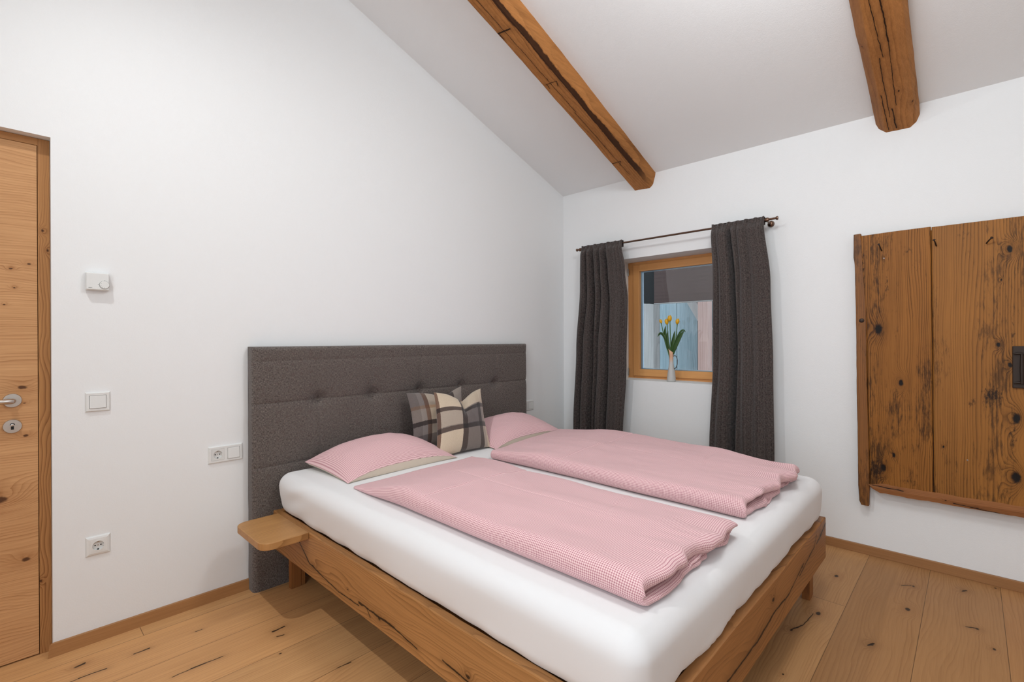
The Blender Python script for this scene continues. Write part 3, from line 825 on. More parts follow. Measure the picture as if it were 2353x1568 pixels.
    # crumpled inner layers of the fold that show at the foot end
    for (fa, fb, lvl, out) in ((.10, .62, .30, .026), (.55, .93, .42, .020)):
        def flap(u, v, up, fa=fa, fb=fb, lvl=lvl, out=out):
            a = x0+W*(fa+(fb-fa)*u)
            en = math.sin(PI*u)**.5
            y = yf+.07-(.07+out*en+.012*nz(u*5, seed+2))*v
            z = ZM+H*lvl+.012*math.sin(u*7+seed+lvl*9)+.006*nz(u*14, seed)-.008*v**3+(.007 if up else -.005)*math.sqrt(max(0, 1-v**6))
            return (a, y, z)
        for up in (1, 0):
            m.grid(lambda u, v: flap(u, v, up), 70, 14, uvf=lambda u, v: (u*W*.5, v*.1), flip=bool(up))
    o = m.build(name, DUVET, fixn=True)
    tag(o, label, 'duvet', 'pink duvets on the bed')
    return o
duvet('duvet', -2.455, -1.765, -.658, -2.108, .080, 'pink patterned duvet folded lengthwise on the side near the bedside shelf', 0.0, hs=.02,
      xr=lambda t: -1.685-.128*sstep(0, .4, t), low=.28)
duvet('duvet', -1.648, -.780, -.665, -2.085, .078, 'pink patterned duvet folded lengthwise on the window side of the bed', 31.0, hs=.07, h0=.62,
      xr=lambda t: -.800+.05*math.sin(PI*min(1, t*1.15))-.12*sstep(.6, 1, t))

# ---------------------------------------------------------------- pillows
def pillow(name, FL, FR, BL, BR, th, label, seed, seamrise=.038, peak=.62):
    m = MB(); n = 90
    FL, FR, BL, BR = map(Vector, (FL, FR, BL, BR))
    def base(u, v):
        # pinch the edges between the corners
        uu = u*2-1; vv = v*2-1
        u2 = .5+.5*uu*(1-.045*(1-vv**2)**1.0); v2 = .5+.5*vv*(1-.07*(1-uu**2))
        p = (FL*(1-u2)+FR*u2)*(1-v2)+(BL*(1-u2)+BR*u2)*v2
        rise = seamrise*(1-abs(uu)**3)*(1-v)
        return p+Vector((0, 0, rise)), uu, vv
    def top(u, v):
        p, uu, vv = base(u, v)
        vs_ = v**(math.log(.5)/math.log(peak))*2-1
        e = max(0, (1-uu**2))**.55*max(0, (1-vs_**2))**.50
        ear = 1
        z = th*e*(1+.10*nz(u*3+seed, v*3)) + .004*nz(u*11+seed, v*11)*e
        z += .0022*math.sin(u*95+4*nz(u*6, seed))*math.exp(-(1-abs(vv))/.10)*(1-uu**6)*.7
        return (p.x, p.y, p.z+z)
    def bot(u, v):
        p, uu, vv = base(u, v)
        e = max(0, (1-uu**2))**.6*max(0, (1-vv**2))**.6
        front = (1-v)**3
        z = p.z-(.05+.05*front)*max(0, (1-uu**2))**.5*min(1, (v*14)**.8 if v < .5 else ((1-v)*14)**.8)
        y = p.y-.012*math.sin(PI*min(1, v*9))*(1-uu**2)
        return (p.x, y, max(ZM+.0015, z))
    W = (FR-FL).length; Lh = (BL-FL).length
    m.grid(top, n, n, uvf=lambda u, v: (u*W, v*Lh), mi=0)
    m.grid(bot, n, n, uvf=lambda u, v: (u*W, v*Lh), mi=1, flip=True)
    o = m.build(name, [DUVET, CREAM])
    tag(o, label, 'pillow', 'pink bed pillows')
    return o
pillow('pillow', (-2.432, -.585, .607), (-1.748, -.572, .607), (-2.455, -.155, .640), (-1.735, -.125, .632), .112,
       'pink patterned pillow with cream underside left of the plaid cushions', 0.0)
pillow('pillow', (-1.456, -.592, .607), (-.745, -.585, .612), (-1.445, -.125, .632), (-.70, -.135, .632), .118,
       'pink patterned pillow with cream underside right of the plaid cushions by the window', 5.0)

# ---------------------------------------------------------------- plaid cushions
def cushion(name, BL, BR, TL, TR, th, mat, label, seed, chop=.06, cx=.5, slant=0.0):
    BL, BR, TL, TR = map(Vector, (BL, BR, TL, TR))
    nrm = (BR-BL).cross(TL-BL).normalized()      # towards the camera side (-y)
    up = ((TL+TR)-(BL+BR)).normalized()
    m = MB(); n = 80
    def pt(u, v, s_):
        uu = u*2-1; vv = v*2-1
        u2 = .5+.5*uu*(1-.09*(1-vv**2)); v2 = .5+.5*vv*(1-.05*(1-uu**2))
        p = (BL*(1-u2)+BR*u2)*(1-v2)+(TL*(1-u2)+TR*u2)*v2
        cxx = cx+slant*(1-v)
        g = math.exp(-abs((u-cxx)/.23)**1.5)
        p = p - up*(chop*g*v**2.2)
        e = max(0, 1-uu**2)**.55*max(0, 1-vv**2)**.5
        z = th*e*(1+.12*nz(u*3+seed, v*3))+.004*nz(u*9+seed, v*9, 2)*e
        cr = math.exp(-((u-cxx)/.05)**2)*sstep(.45, .95, v)
        z -= th*.75*cr*(e**.5)
        return tuple(p+nrm*(z*s_))
    m.grid(lambda u, v: pt(u, v, 1), n, n, uvf=lambda u, v: (u, v))
    m.grid(lambda u, v: pt(u, v, -.8), n, n, uvf=lambda u, v: (u, v), flip=True)
    o = m.build(name, mat)
    return tag(o, label, 'cushion', 'plaid wool cushions')
cushion('cushion', (-1.875, -.315, .625), (-1.44, -.315, .625), (-1.822, -.165, .955), (-1.375, -.165, .972), .055, PLAIDB,
        'grey and tan plaid wool cushion, rear one against the headboard', 3.0, chop=.055, cx=.62)
cushion('cushion', (-1.862, -.515, .610), (-1.435, -.520, .610), (-1.712, -.300, .962), (-1.318, -.300, .958), .066, PLAIDF,
        'cream and dark plaid wool cushion with dented top, front one', 9.0, chop=.078, cx=.53, slant=-.05)

# ---------------------------------------------------------------- curtains and rod
RX, RZ = -.10, 2.068
rod = thing('curtain_rod', (RX, -1.02, RZ), 'thin dark bronze curtain rod with small end caps above the window', 'curtain rod')
MB().tube([(RX, -.232, RZ), (RX, -1.806, RZ)], .0072, 16).build('pole', BRONZE, rod)
for y, s_ in ((-.232, 1), (-1.806, -1)):
    m = MB(); m.lathe([(0, -.003), (.0085, -.003), (.0125, .002), (.013, .006), (.0115, .0105), (.0, .012)], (RX, y, RZ), (0, s_, 0), 20)
    m.build('finial', BRONZE, rod)
for y in (-1.748, -.262):
    m = MB(); m.lathe([(0, -.014), (.0115, -.014), (.0145, -.006), (.0145, .006), (.0115, .014), (0, .014)], (RX, y, RZ-.001), (0, 1, 0), 20)
    m.tube([(RX+.004, y, RZ-.006), (-.035, y, RZ-.012), (-.004, y, RZ-.012)], .0055, 12)
    m.lathe([(0, 0), (.021, 0), (.022, .005), (.018, .016), (.010, .022), (0, .023)], (0, y, RZ-.012), (-1, 0, 0), 24)
    m.build('bracket', BRONZE, rod)

def curtain(name, yl, yr, folds, label, zb=.06):
    """yl(z), yr(z): left and right edge; folds = [(s, depth, width)] valleys towards the wall"""
    m = MB(); nu, nv = 220, 130
    def pt(s, t):
        z = zb+(RZ+.020-zb)*t
        q = 1-t
        a, b = yl(z), yr(z)
        y = a+(b-a)*s
        dep = 0; hw_ = 0
        for (fs, fd, fw) in folds:
            f2 = fs+.025*math.sin(q*3+fs*20)*min(1, q*3)
            w = fw*(1+.45*q)
            dep += fd*math.exp(-((s-f2)/w)**2)*(.55+.45*sstep(0, .12, q))
        edge = .018*(math.exp(-s/.03)+math.exp(-(1-s)/.03))
        x = RX-.050+dep+edge+.008*nz(s*5, z*1.4, folds[0][1]*100)+.003*nz(s*16, z*3, 2)
        # pulled onto the rod at the top
        k = math.exp(-((z-RZ)/.030)**2)
        xt = RX-.0115-.003*math.sin(s*60)
        hdr = sstep(RZ+.004, RZ+.02, z)
        x = x*(1-k)+xt*k if z < RZ else xt+.004*hdr*math.sin(s*75)
        zz = z + (.005*math.sin(s*38+1)*(1 if t > .99 else 0))
        x = min(x, -.022)
        return (x, y, zz)
    m.grid(pt, nu, nv, uvf=lambda s, t: (s*(abs(yr(1)-yl(1)))*1.6, t*2.0))
    # back layer of the rod pocket
    m.grid(lambda s, t: (RX+.0115, yl(RZ)+(yr(RZ)-yl(RZ))*s, RZ-.030+.048*t), 60, 4, uvf=lambda s, t: (s*.6, t*.05), flip=True)
    m.grid(lambda s, t: (RX-.0115+.023*t, yl(RZ)+(yr(RZ)-yl(RZ))*s, RZ+.0195), 60, 2, uvf=lambda s, t: (s*.6, t*.02))
    o = m.build(name, CURT, solid=.003, fixn=False)
    return tag(o, label, 'curtain', 'charcoal tweed curtains')
def interp(tab):
    def f(z):
        for (z0, v0), (z1, v1) in zip(tab, tab[1:]):
            if z <= z1 or (z1, v1) == tab[-1]:
                t = max(0, min(1, (z-z0)/(z1-z0))); t = t*t*(3-2*t)
                return v0+(v1-v0)*t
    return f
curtain('curtain', interp([(0, -.180), (.5, -.205), (1.2, -.238), (1.75, -.280), (2.09, -.283)]), interp([(0, -.69), (.5, -.690), (1.1, -.725), (1.6, -.742), (1.85, -.715), (2.09, -.678)]),
        [(.13, .065, .026), (.29, .10, .038), (.45, .060, .022), (.60, .10, .034), (.93, .02, .03)],
        'narrow charcoal tweed curtain left of the window, nearest the room corner')
curtain('curtain', interp([(0, -1.375), (.5, -1.383), (1.2, -1.412), (1.7, -1.410), (2.09, -1.396)]), interp([(0, -1.81), (.5, -1.80), (1.1, -1.793), (1.65, -1.778), (2.09, -1.736)]),
        [(.10, .022, .03), (.35, .105, .036), (.66, .020, .05), (.50, .02, .03)],
        'charcoal tweed curtain right of the window beside the old wooden panel')

# ---------------------------------------------------------------- vase with tulips
VX, VY, VZ = .062, -1.012, OZ0
vs_ = thing('vase', (VX, VY, VZ), 'slender grey and peach ceramic jug vase with thin handle on window sill', 'vase')
prof = [(0, .001), (.030, 0), (.0335, .006), (.0325, .03), (.028, .07), (.022, .11), (.0165, .15), (.0145, .185), (.0165, .215), (.0215, .245)]
inn = [(.0195, .245), (.0145, .215), (.0125, .185), (.014, .15), (.018, .11), (.0, .09)]
m = MB(); m.lathe(prof+inn, (VX, VY, VZ), (0, 0, 1), 40)
for i, v in enumerate(m.v):    # slanted rim, rising to the left
    hgt = v[2]-VZ
    if hgt > .18: m.v[i] = (v[0], v[1], v[2]+(v[1]-VY)*.75*min(1, (hgt-.18)/.05))
m.build('vase_body', VASEM, vs_)
m = MB(); m.tube([(VX, VY-.018, VZ+.200), (VX, VY-.030, VZ+.206), (VX, VY-.042, VZ+.196), (VX, VY-.050, VZ+.170), (VX, VY-.049, VZ+.140), (VX, VY-.040, VZ+.112), (VX, VY-.0235, VZ+.100)],
                 [.004, .0035, .0032, .003, .003, .0034, .004], 10)
m.build('vase_handle', GREYMARK, vs_)
def tulip(dy, top, dx, lean, size, leaves, label):
    """dy: sideways offset of the bloom (towards +y = left in the photo), top: height of the bloom above the sill"""
    t = thing('tulip', (VX, VY, VZ+.20), label, 'flower', 'yellow tulips in the vase')
    b = Vector((VX+dx*.1, VY+dy*.03, VZ+.15)); hd = Vector((VX+dx, VY+dy, VZ+top))
    pts = []
    for i in range(9):
        s_ = i/8; p = b.lerp(hd, s_); p.y += lean*math.sin(PI*s_)
        pts.append(p)
    MB().tube(pts, [.0034]*9, 8).build('stem', STEM, t)
    dr = (pts[-1]-pts[-2]).normalized()
    m = MB(); R_ = size*.42
    for k in range(6):
        a0_ = k*PI/3; off_ = .0 if k % 2 else .0015
        def petal(u, v, a0_=a0_, off_=off_):
            w = (u-.5)*1.25*math.sin(PI*min(1, .12+v*.86))**.6
            rr = (R_*(math.sin(PI*min(1, v*.80+.08)))**.75+off_)
            hh = size*1.35*v-.002
            a = a0_+w
            return tuple(hd+Vector((rr*math.cos(a), rr*math.sin(a), 0))+Vector((dr.x*hh, dr.y*hh, hh)))
        m.grid(petal, 8, 10)
    m.build('blossom', PETAL, t, solid=.0008, fixn=False)
    for (ly, lz, ctrl, wd, lx) in leaves:
        # leaf from the neck through ctrl to the tip
        p0 = Vector((VX, VY+ly*.08, VZ+.215)); p2 = Vector((VX+lx, VY+ly, VZ+lz)); p1 = Vector((VX+lx*.5, VY+ctrl[0], VZ+ctrl[1]))
        m = MB()
        def lf(u, v, p0=p0, p1=p1, p2=p2, wd=wd):
            c = p0*(1-v)**2+p1*2*v*(1-v)+p2*v*v
            tg = ((p1-p0)*(1-v)+(p2-p1)*v).normalized()
            sd = Vector((.35, tg.z, -tg.y)).normalized()
            w = wd*1.35*math.sin(PI*min(1, .18+.82*v))**.8*(1 if v < .97 else .4)
            return tuple(c+sd*w*(u-.5)*2+Vector((-.35*w*(1-(2*u-1)**2), 0, 0)))
        m.grid(lf, 6, 16)
        m.build('leaf', LEAF, t, solid=.001, fixn=False)
    return t
tulip(.082, .462, -.004, .004, .024, [(.110, .350, (.07, .45), .010, -.01), (.045, .44, (.07, .36), .014, .0)], 'yellow tulip, leftmost and smallest bloom in the vase')
tulip(.040, .452, .010, .002, .034, [(.02, .40, (.05, .30), .016, -.01)], 'yellow tulip, second from the left in the vase')
tulip(.008, .475, -.006, 0, .036, [(-.025, .40, (-.01, .30), .015, .01)], 'yellow tulip, tallest bloom in the middle of the vase')
tulip(-.048, .452, .004, -.006, .032, [(-.112, .400, (-.03, .30), .018, -.01), (-.112, .385, (-.075, .46), .008, .01)], 'yellow tulip, rightmost bloom in the vase')

# ---------------------------------------------------------------- wall fittings
def plate(m, x0, x1, z0, z1, y0, y1, ch=.004):
    vs = [(x0, y0, z0), (x1, y0, z0), (x1, y0, z1), (x0, y0, z1), (x0+ch, y1, z0+ch), (x1-ch, y1, z0+ch), (x1-ch, y1, z1-ch), (x0+ch, y1, z1-ch)]
    m.add(vs, [(0, 1, 5, 4), (1, 2, 6, 5), (2, 3, 7, 6), (3, 0, 4, 7), (4, 5, 6, 7), (3, 2, 1, 0)])
def frame_plate(m, x0, x1, z0, z1, holes, y0=0, y1=-.009, ch=.004):
    """bevelled cover frame whose square windows stay open"""
    zi0, zi1 = holes[0][2], holes[0][3]
    plate_y = y1
    xs = [x0]+[c for h_ in holes for c in (h_[0], h_[1])]+[x1]
    m.box(x0+ch, x1-ch, 0, plate_y, z0+ch, zi0); m.box(x0+ch, x1-ch, 0, plate_y, zi1, z1-ch)
    for i in range(0, len(xs), 2):
        m.box(max(xs[i], x0+ch), min(xs[i+1], x1-ch), 0, plate_y, zi0, zi1)
    # chamfer
    vs = [(x0, 0, z0), (x1, 0, z0), (x1, 0, z1), (x0, 0, z1), (x0+ch, plate_y, z0+ch), (x1-ch, plate_y, z0+ch), (x1-ch, plate_y, z1-ch), (x0+ch, plate_y, z1-ch)]
    m.add(vs, [(0, 1, 5, 4), (1, 2, 6, 5), (2, 3, 7, 6), (3, 0, 4, 7)])
def socket_parts(parent, cx, cz_, y, half=.0275, square=True):
    """insert with round well, two pin holes, earth pin slot"""
    R_ = .0195; m = MB(); n = 48; dp = .0085
    if square:
        ring = []
        for k in range(n):
            a = 2*PI*k/n; c, s_ = math.cos(a), math.sin(a); q = half/max(abs(c), abs(s_))
            ring.append((cx+q*c, y, cz_+q*s_))
        inner = [(cx+R_*math.cos(2*PI*k/n), y, cz_+R_*math.sin(2*PI*k/n)) for k in range(n)]
        back = [(p[0], 0.0, p[2]) for p in ring]
        m.add(back+ring+inner, [(j*n+k, j*n+(k+1) % n, (j+1)*n+(k+1) % n, (j+1)*n+k) for j in range(2) for k in range(n)])
    inner = [(cx+R_*math.cos(2*PI*k/n), y, cz_+R_*math.sin(2*PI*k/n)) for k in range(n)]
    well = [(cx+(R_-.001)*math.cos(2*PI*k/n), y+dp, cz_+(R_-.001)*math.sin(2*PI*k/n)) for k in range(n)]
    m.add(inner+well, [(k, (k+1) % n, n+(k+1) % n, n+k) for k in range(n)]+[tuple(range(n, 2*n))], smooth=False)
    ins = m.build('socket_insert', WHITEPL2, parent)
    for dx in (-.0095, .0095):
        mm = MB(); mm.lathe([(0, 0), (.0027, 0), (.0027, .0006), (0, .0006)], (cx+dx, y+dp, cz_), (0, -1, 0), 14)
        mm.build('pin_hole', DARKHOLE, ins)
    mm = MB(); mm.lathe([(0, 0), (.0022, 0), (.0022, .0004), (0, .0004)], (cx, y+dp, cz_), (0, -1, 0), 12); mm.build('screw', STEELD, ins)
    for s_ in (1, -1):
        mm = MB(); mm.box(cx-.0028, cx+.0028, y+dp-.004 if s_ < 0 else y+dp-.007, y+dp-.0002, cz_+s_*.0165-.003, cz_+s_*.0165+.002); mm.build('earth_contact', STEELD if s_ > 0 else DARKHOLE, ins)
    mm = MB(); mm.box(cx+.0165, cx+.0193, y+.001, y+dp, cz_-.003, cz_+.003); mm.build('guide_notch', WHITEPL, ins)
def rocker(parent, cx, cz_, y, half=.0275):
    m = MB(); m.add([(cx-half, 0, cz_-half), (cx+half, 0, cz_-half), (cx+half, 0, cz_+half), (cx-half, 0, cz_+half),
                     (cx-half+.0008, y-.0035, cz_-half+.0008), (cx+half-.0008, y-.0035, cz_-half+.0008), (cx+half-.0008, y-.0008, cz_+half-.0008), (cx-half+.0008, y-.0008, cz_+half-.0008)],
                    [(0, 1, 5, 4), (1, 2, 6, 5), (2, 3, 7, 6), (3, 0, 4, 7), (4, 5, 6, 7)])
    m.build('rocker', WHITEPL, parent, bevel=.0008)
H_ = .0281
# light switch by the door
c0 = (-3.2737, 1.0247); hw = .0415
t = thing('light_switch', (c0[0], 0, c0[1]), 'square white single rocker light switch on the wall below the thermostat', 'light switch')
m = MB(); frame_plate(m, c0[0]-hw, c0[0]+hw, c0[1]-hw, c0[1]+hw, [(c0[0]-H_, c0[0]+H_, c0[1]-H_, c0[1]+H_)]); m.build('cover_frame', WHITEPL, t)
rocker(t, *c0, -.009)
# single socket near the floor
c0 = (-3.2752, .4087)
t = thing('wall_socket', (c0[0], 0, c0[1]), 'single white power socket low on the wall near the door', 'power socket')
n = 48; m = MB()
ro = []; 
def sq(q): 
    out = []
    for k in range(n):
        a = 2*PI*k/n; c, s_ = math.cos(a), math.sin(a); r_ = q/max(abs(c), abs(s_)); out.append((r_*c, r_*s_))
    return out
lay = [(sq(.0415), 0), (sq(.0375), -.007), (sq(.030), -.0095), (sq(.0285), -.0095), ([(.0195*math.cos(2*PI*k/n), .0195*math.sin(2*PI*k/n)) for k in range(n)], -.0105)]
vv = [(c0[0]+p[0], y, c0[1]+p[1]) for L_, y in lay for p in L_]
m.add(vv, [(j*n+k, j*n+(k+1) % n, (j+1)*n+(k+1) % n, (j+1)*n+k) for j in range(len(lay)-1) for k in range(n)])
m.build('cover_plate', WHITEPL, t)
socket_parts(t, *c0, -.0105, square=False)
# double unit beside the headboard
def double(cx, cz_, flip, label):
    t = thing('switch_socket_unit', (cx, 0, cz_), label, 'switch and socket', 'double switch and socket units by the bed')
    a, b = cx-.0355, cx+.0355
    m = MB(); frame_plate(m, cx-.0770, cx+.0770, cz_-.0415, cz_+.0415, [(a-H_, a+H_, cz_-H_, cz_+H_), (b-H_, b+H_, cz_-H_, cz_+H_)]); m.build('cover_frame', WHITEPL, t)
    if flip: a, b = b, a
    socket_parts(t, a, cz_, -.010); rocker(t, b, cz_, -.009)
double(-2.7850, .7185, False, 'white double unit of socket and rocker switch left of the headboard')
double(-.5080, .7290, False, 'white double unit showing its switch past the right edge of the headboard')
# thermostat
tx0, tx1, tz0, tz1 = -3.3125, -3.2355, 1.5020, 1.5765
t = thing('thermostat', ((tx0+tx1)/2, 0, tz0), 'white square room thermostat with round dial on the wall beside the door', 'thermostat')
m = MB(); plate(m, tx0-.001, tx1+.001, tz0-.001, tz1+.001, -.004, -.0285, .003); m.box(tx0+.003, tx1-.003, .001, -.004, tz0+.003, tz1-.003)
hs_ = m.build('housing', WHITEPL, t, bevel=.0025, bseg=3)
dc = (-3.2525, 1.5255)
m = MB(); m.lathe([(0, -.001), (.0162, -.001), (.0162, .0028), (.0150, .0036), (0, .0036)], (dc[0], -.0285, dc[1]), (0, -1, 0), 40); dl = m.build('dial', WHITEPL, t)
m = MB(); m.lathe([(.0163, 0), (.0173, 0), (.0173, .0003), (.0163, .0003)], (dc[0], -.0285, dc[1]), (0, -1, 0), 40); m.build('dial_groove', GREYMARK, t)
for a in (200, 235, 270, 150):
    px_ = dc[0]+.0125*math.cos(math.radians(a)); pz_ = dc[1]+.0125*math.sin(math.radians(a))
    MB().box(px_-.0007, px_+.0007, -.0323, -.0320, pz_-.0009, pz_+.0009).build('dial_mark', GREYMARK, dl)
m = MB(); m.box(dc[0]-.0215, dc[0]-.0195, -.0288, -.0284, dc[1], dc[1]+.0022); m.build('scale_symbol', GREYMARK, t)
m = MB(); m.box(dc[0]-.001, dc[0]+.002, -.0288, -.0284, dc[1]+.0185, dc[1]+.0198); m.build('scale_symbol', GREYMARK, t)
m = MB(); xx = tx0+.0085
for wdt in (.0022, .0012, .0012, .0014, .0010, .0012): m.box(xx, xx+wdt, -.0288, -.0284, tz0+.0085, tz0+.0105); xx += wdt+.0006
m.build('small_print', GREYMARK, t)

# ---------------------------------------------------------------- old wooden panel on the right wall
pn = thing('wooden_wall_panel', (-.03, -2.6, .3), 'weathered brown antique board panel of wide knotty planks hung on white wall', 'wall panel')
def plank(name, mat, pts_l, pts_r, x0, x1, seed, wob=.0015, edge=(1, 1)):
    """pts: [(z, y)] left/right edges; rough-cut outline"""
    m = MB(); n = 70; vs = []
    z0, z1 = pts_l[0][0], pts_l[-1][0]
    fl, fr = interp(pts_l), interp(pts_r)
    for i in range(n+1):
        z = z0+(z1-z0)*i/n
        yl = fl(z)+edge[0]*wob*(nz(z*9, seed)+.6*nz(z*31, seed+3)); yr = fr(z)+edge[1]*wob*(nz(z*9, seed+8)+.6*nz(z*31, seed+5))
        dzl = .004*nz(seed, 2) if i == n else 0
        for (y, x, in_) in ((yl, x0+.004, 0), (yl-.004, x0, 0), ((yl+yr)/2, x0-.001*nz(z*4, seed), 1), (yr+.004, x0, 0), (yr, x0+.004, 0), (yr, x1, 0), (yl, x1, 0)):
            zt = z
            if i == n: zt = z+.004*nz(y*30, seed)
            vs.append((x, y, zt))
    k = 7
    fs = [(i*k+j, i*k+(j+1) % k, (i+1)*k+(j+1) % k, (i+1)*k+j) for i in range(n) for j in range(k)]
    fs += [tuple(range(k)), tuple(n*k+j for j in range(k-1, -1, -1))]
    m.add(vs, fs)
    return m.build(name, mat, pn)
# edge stile with foot that sticks out below, notched at the top
plank('edge_stile', PLANK3, [(.302, -2.245), (.32, -2.236), (.45, -2.231), (1.2, -2.224), (1.72, -2.218), (1.78, -2.212), (1.905, -2.212)],
      [(.302, -2.283), (.45, -2.286), (1.2, -2.275), (1.8, -2.272), (1.905, -2.246)], -.058, -.022, 1.0)
plank('plank', PLANK1, [(.428, -2.288), (1.2, -2.277), (1.893, -2.248)], [(.428, -2.5675), (1.2, -2.5645), (1.893, -2.5595)], -.060, -.026, 2.0, edge=(0, 1))
plank('plank', PLANK2, [(.428, -2.5725), (1.2, -2.5680), (1.893, -2.5625)], [(.428, -3.060), (1.893, -3.055)], -.061, -.026, 3.0)
plank('plank', PLANK1, [(.428, -3.064), (1.893, -3.059)], [(.428, -3.36), (1.893, -3.36)], -.060, -.026, 4.0)
MB().box(-.030, -.020, -3.355, -2.29, .45, 1.88).build('backing_strip', PLANK3, pn)
m = MB(); n = 120; vs = []
for i in range(n+1):
    y = -2.283-(3.37-2.283)*i/n; s_ = min(1, i/6)
    r1 = .003*nz(y*22, 1)+.0022*nz(y*60, 3); r2 = .003*nz(y*18, 9)+.002*nz(y*50, 6)
    z1_ = .430+.016*s_+.0*(y+2.28)+r1; z0_ = .430-.042*s_**.5+r2
    for (x, z) in ((-.064, z0_+.004), (-.067, (z0_+z1_)/2), (-.062, z1_), (-.026, z1_), (-.026, z0_)): vs.append((x, y, z))
m.add(vs, [(i*5+k, i*5+(k+1) % 5, (i+1)*5+(k+1) % 5, (i+1)*5+k) for i in range(n) for k in range(5)]+[(0, 1, 2, 3, 4), tuple(n*5+k for k in (4, 3, 2, 1, 0))])
m.build('bottom_ledge', PLANK4, pn)['label'] = 'splintered lighter ledge along the lower edge'
# bent nails
for (y, z, dy, dz) in ((-2.347, 1.790, .010, .034), (-2.583, 1.785, .008, .030), (-2.775, 1.772, -.020, .022)):
    m = MB(); e = Vector((-.098, y+dy, z+dz))
    m.tube([(-.050, y, z), (-.075, y+dy*.15, z+dz*.15), (-.090, y+dy*.55, z+dz*.6), e], [.0032, .0032, .003, .003], 10)
    m.lathe([(0, -.001), (.0062, -.001), (.0066, .001), (.0045, .0025), (0, .003)], e, (-.4, dy*12, dz*12), 14)
    m.build('bent_nail', IRON, pn)
for (y, z) in ((-2.356, 1.7465), (-2.7037, .6437)):
    m = MB(); m.lathe([(0, 0), (.0042, 0), (.0036, .0015), (0, .002)], (-.0605, y, z), (-1, 0, 0), 14); m.build('screw_head', IRONB, pn)
# round iron stud on the stile and latch plate at the frame edge
m = MB(); m.lathe([(0, 0), (.0125, 0), (.0115, .004), (.006, .007), (0, .0075)], (-.058, -2.2505, 1.392), (-1, 0, 0), 20); m.build('iron_stud', IRON, pn)
m = MB(); m.box(-.072, -.060, -2.915, -2.868, 1.035, 1.245)
lt = m.build('latch_plate', IRON, pn, bevel=.003); lt['label'] = 'dark iron latch plate'
m = MB()
for z in (1.205, 1.06): m.tube([(-.078, -2.872, z), (-.080, -2.89, z+.004), (-.078, -2.912, z)], [.004, .007, .004], 10)
m.tube([(-.084, -2.900, 1.06), (-.086, -2.900, 1.13), (-.084, -2.900, 1.205)], [.006, .008, .006], 10)
m.build('latch_bar', IRON, lt)

# ---------------------------------------------------------------- outside the window
MB().box(.4, 6, -5, 6, -.3, -.2).build('ground', GROUND)['kind'] = 'structure'
bd = thing('barn_wall', (1.75, 0, -.2), 'bluish grey weathered board wall seen through window behind the tulips', 'barn wall')
yy = -2.4; i = 0
while yy < 2.8:
    w_ = [.24, .21, .27, .22][i % 4]
    MB().box(1.75, 1.78, yy+.003, yy+w_-.003, -.2, 3.0).build('board', OUTPL, bd); yy += w_; i += 1
fa = thing('eave_board', (.92, -1.0, 1.64), 'brown grey timber eave board behind the top of the window glass', 'eave board')
MB().box(.90, .94, -2.6, -.437, 1.645, 2.35).build('fascia', OUTBROWN, fa)
MB().box(.945, 1.0, -2.6, -.30, 1.652, 2.4).build('fascia_backing', OUTDARK, fa)
MB().box(.93, 1.15, -.437, -.325, 1.652, 2.35).build('near_black_block', OUTDARK, fa)  # plain near-black box at the left end of the fascia
MB().box(.95, 1.05, -2.6, -2.5, -.2, 1.652).build('support_post', OUTGREY, fa)
MB().box(.895, .945, -2.6, -.437, 1.636, 1.6445).build('drip_edge', OUTGREY, fa)
tag(MB().box(1.2, 1.34, -.277, -.135, -.2, 2.4).build('grey_post', OUTGREY, bevel=.004), 'pale grey weathered timber post outside at the left edge of the glass', 'post')
tag(MB().box(1.60, 1.71, -.695, -.583, -.2, 2.6).build('reddish_post', OUTPOST, bevel=.004), 'pale reddish timber post outside to the right of the tulips', 'post')
m = MB(); m.prism([(-.305, 1.88), (-.40, 1.90), (-1.627, -.2), (-1.518, -.2)], 'x', 1.715, 1.745)
tag(m.build('diagonal_brace', OUTGREY, bevel=.003), 'grey diagonal brace crossing behind the reddish post outside', 'brace')

for ob in list(bpy.data.objects):
    if ob.type == 'MESH' and ob.data.materials and ob.data.materials[0] in (STEEL, STEELD, BRONZE, IRON, IRONB, WHITEPL) and any(p.use_smooth for p in ob.data.polygons):
        ob.data.set_sharp_from_angle(angle=math.radians(32))
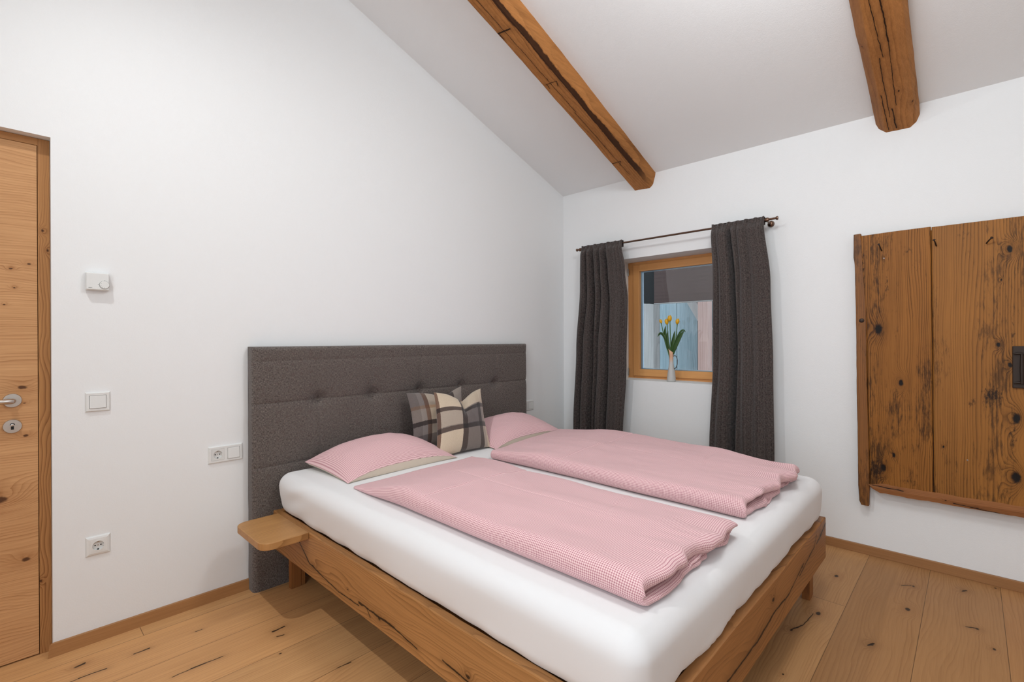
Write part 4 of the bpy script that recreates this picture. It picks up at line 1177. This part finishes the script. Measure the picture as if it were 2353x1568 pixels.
# ---------------------------------------------------------------- light
def point(name, loc, e, r, col=(1, 1, 1)):
    l = bpy.data.lights.new(name, 'POINT'); l.energy = e; l.shadow_soft_size = r; l.color = col
    o = bpy.data.objects.new(name, l); o.location = loc; COL.objects.link(o); return o
def area(name, loc, rot, sx, sy, e, col=(1, 1, 1)):
    l = bpy.data.lights.new(name, 'AREA'); l.energy = e; l.shape = 'RECTANGLE'; l.size = sx; l.size_y = sy; l.color = col
    o = bpy.data.objects.new(name, l); o.location = loc; o.rotation_euler = rot; COL.objects.link(o); return o
def spot(name, loc, aim, e, r, size, blend, col):
    l = bpy.data.lights.new(name, 'SPOT'); l.energy = e; l.shadow_soft_size = r; l.color = col; l.spot_size = math.radians(size); l.spot_blend = blend
    o = bpy.data.objects.new(name, l); o.location = loc; COL.objects.link(o)
    o.rotation_euler = (Vector(aim)-Vector(loc)).to_track_quat('-Z', 'Y').to_euler(); return o
spot('ceiling_spot', (-3.85, -.98, 3.42), (-2.0, -1.3, 0), KEY, .03, 128, .95, (.96, .985, .99))
# added fill lights without a seen source: back-wall area and soft overhead point
area('back_wall_fill', (XB+.03, -3.2, 1.7), (PI/2, 0, -PI/2-.2), 2.8, 2.5, BACK_FILL, (.86, .965, 1.06))

point('overhead_fill', (-2.0, -2.35, 2.85), UP, .22, (.915, .98, 1.02))

w = bpy.data.worlds.new('sky'); sc.world = w; w.use_nodes = True
bg = w.node_tree.nodes['Background']; bg.inputs[0].default_value = (.74, .87, 1.0, 1); bg.inputs[1].default_value = SKY

# ---------------------------------------------------------------- camera
cam = bpy.data.cameras.new('camera'); co = bpy.data.objects.new('camera', cam); COL.objects.link(co)
cam.sensor_fit = 'HORIZONTAL'; cam.sensor_width = 36; cam.lens = 1107.4828/2353*36
cam.clip_start = .02
fw = Vector((.72375614, .69005355, -.00177719)); rt = Vector((.69004633, -.72375729, -.00338377)); upv = Vector((.00362123, -.00122268, .9999927))
co.matrix_world = Matrix(((rt.x, upv.x, -fw.x, -3.54347642), (rt.y, upv.y, -fw.y, -2.72), (rt.z, upv.z, -fw.z, 1.28311773), (0, 0, 0, 1)))
sc.camera = co
sc.view_settings.view_transform = 'Standard'; sc.view_settings.look = 'None'
sc.view_settings.gamma = 1; sc.view_settings.use_curve_mapping = False
sc.view_settings.exposure = EXPO
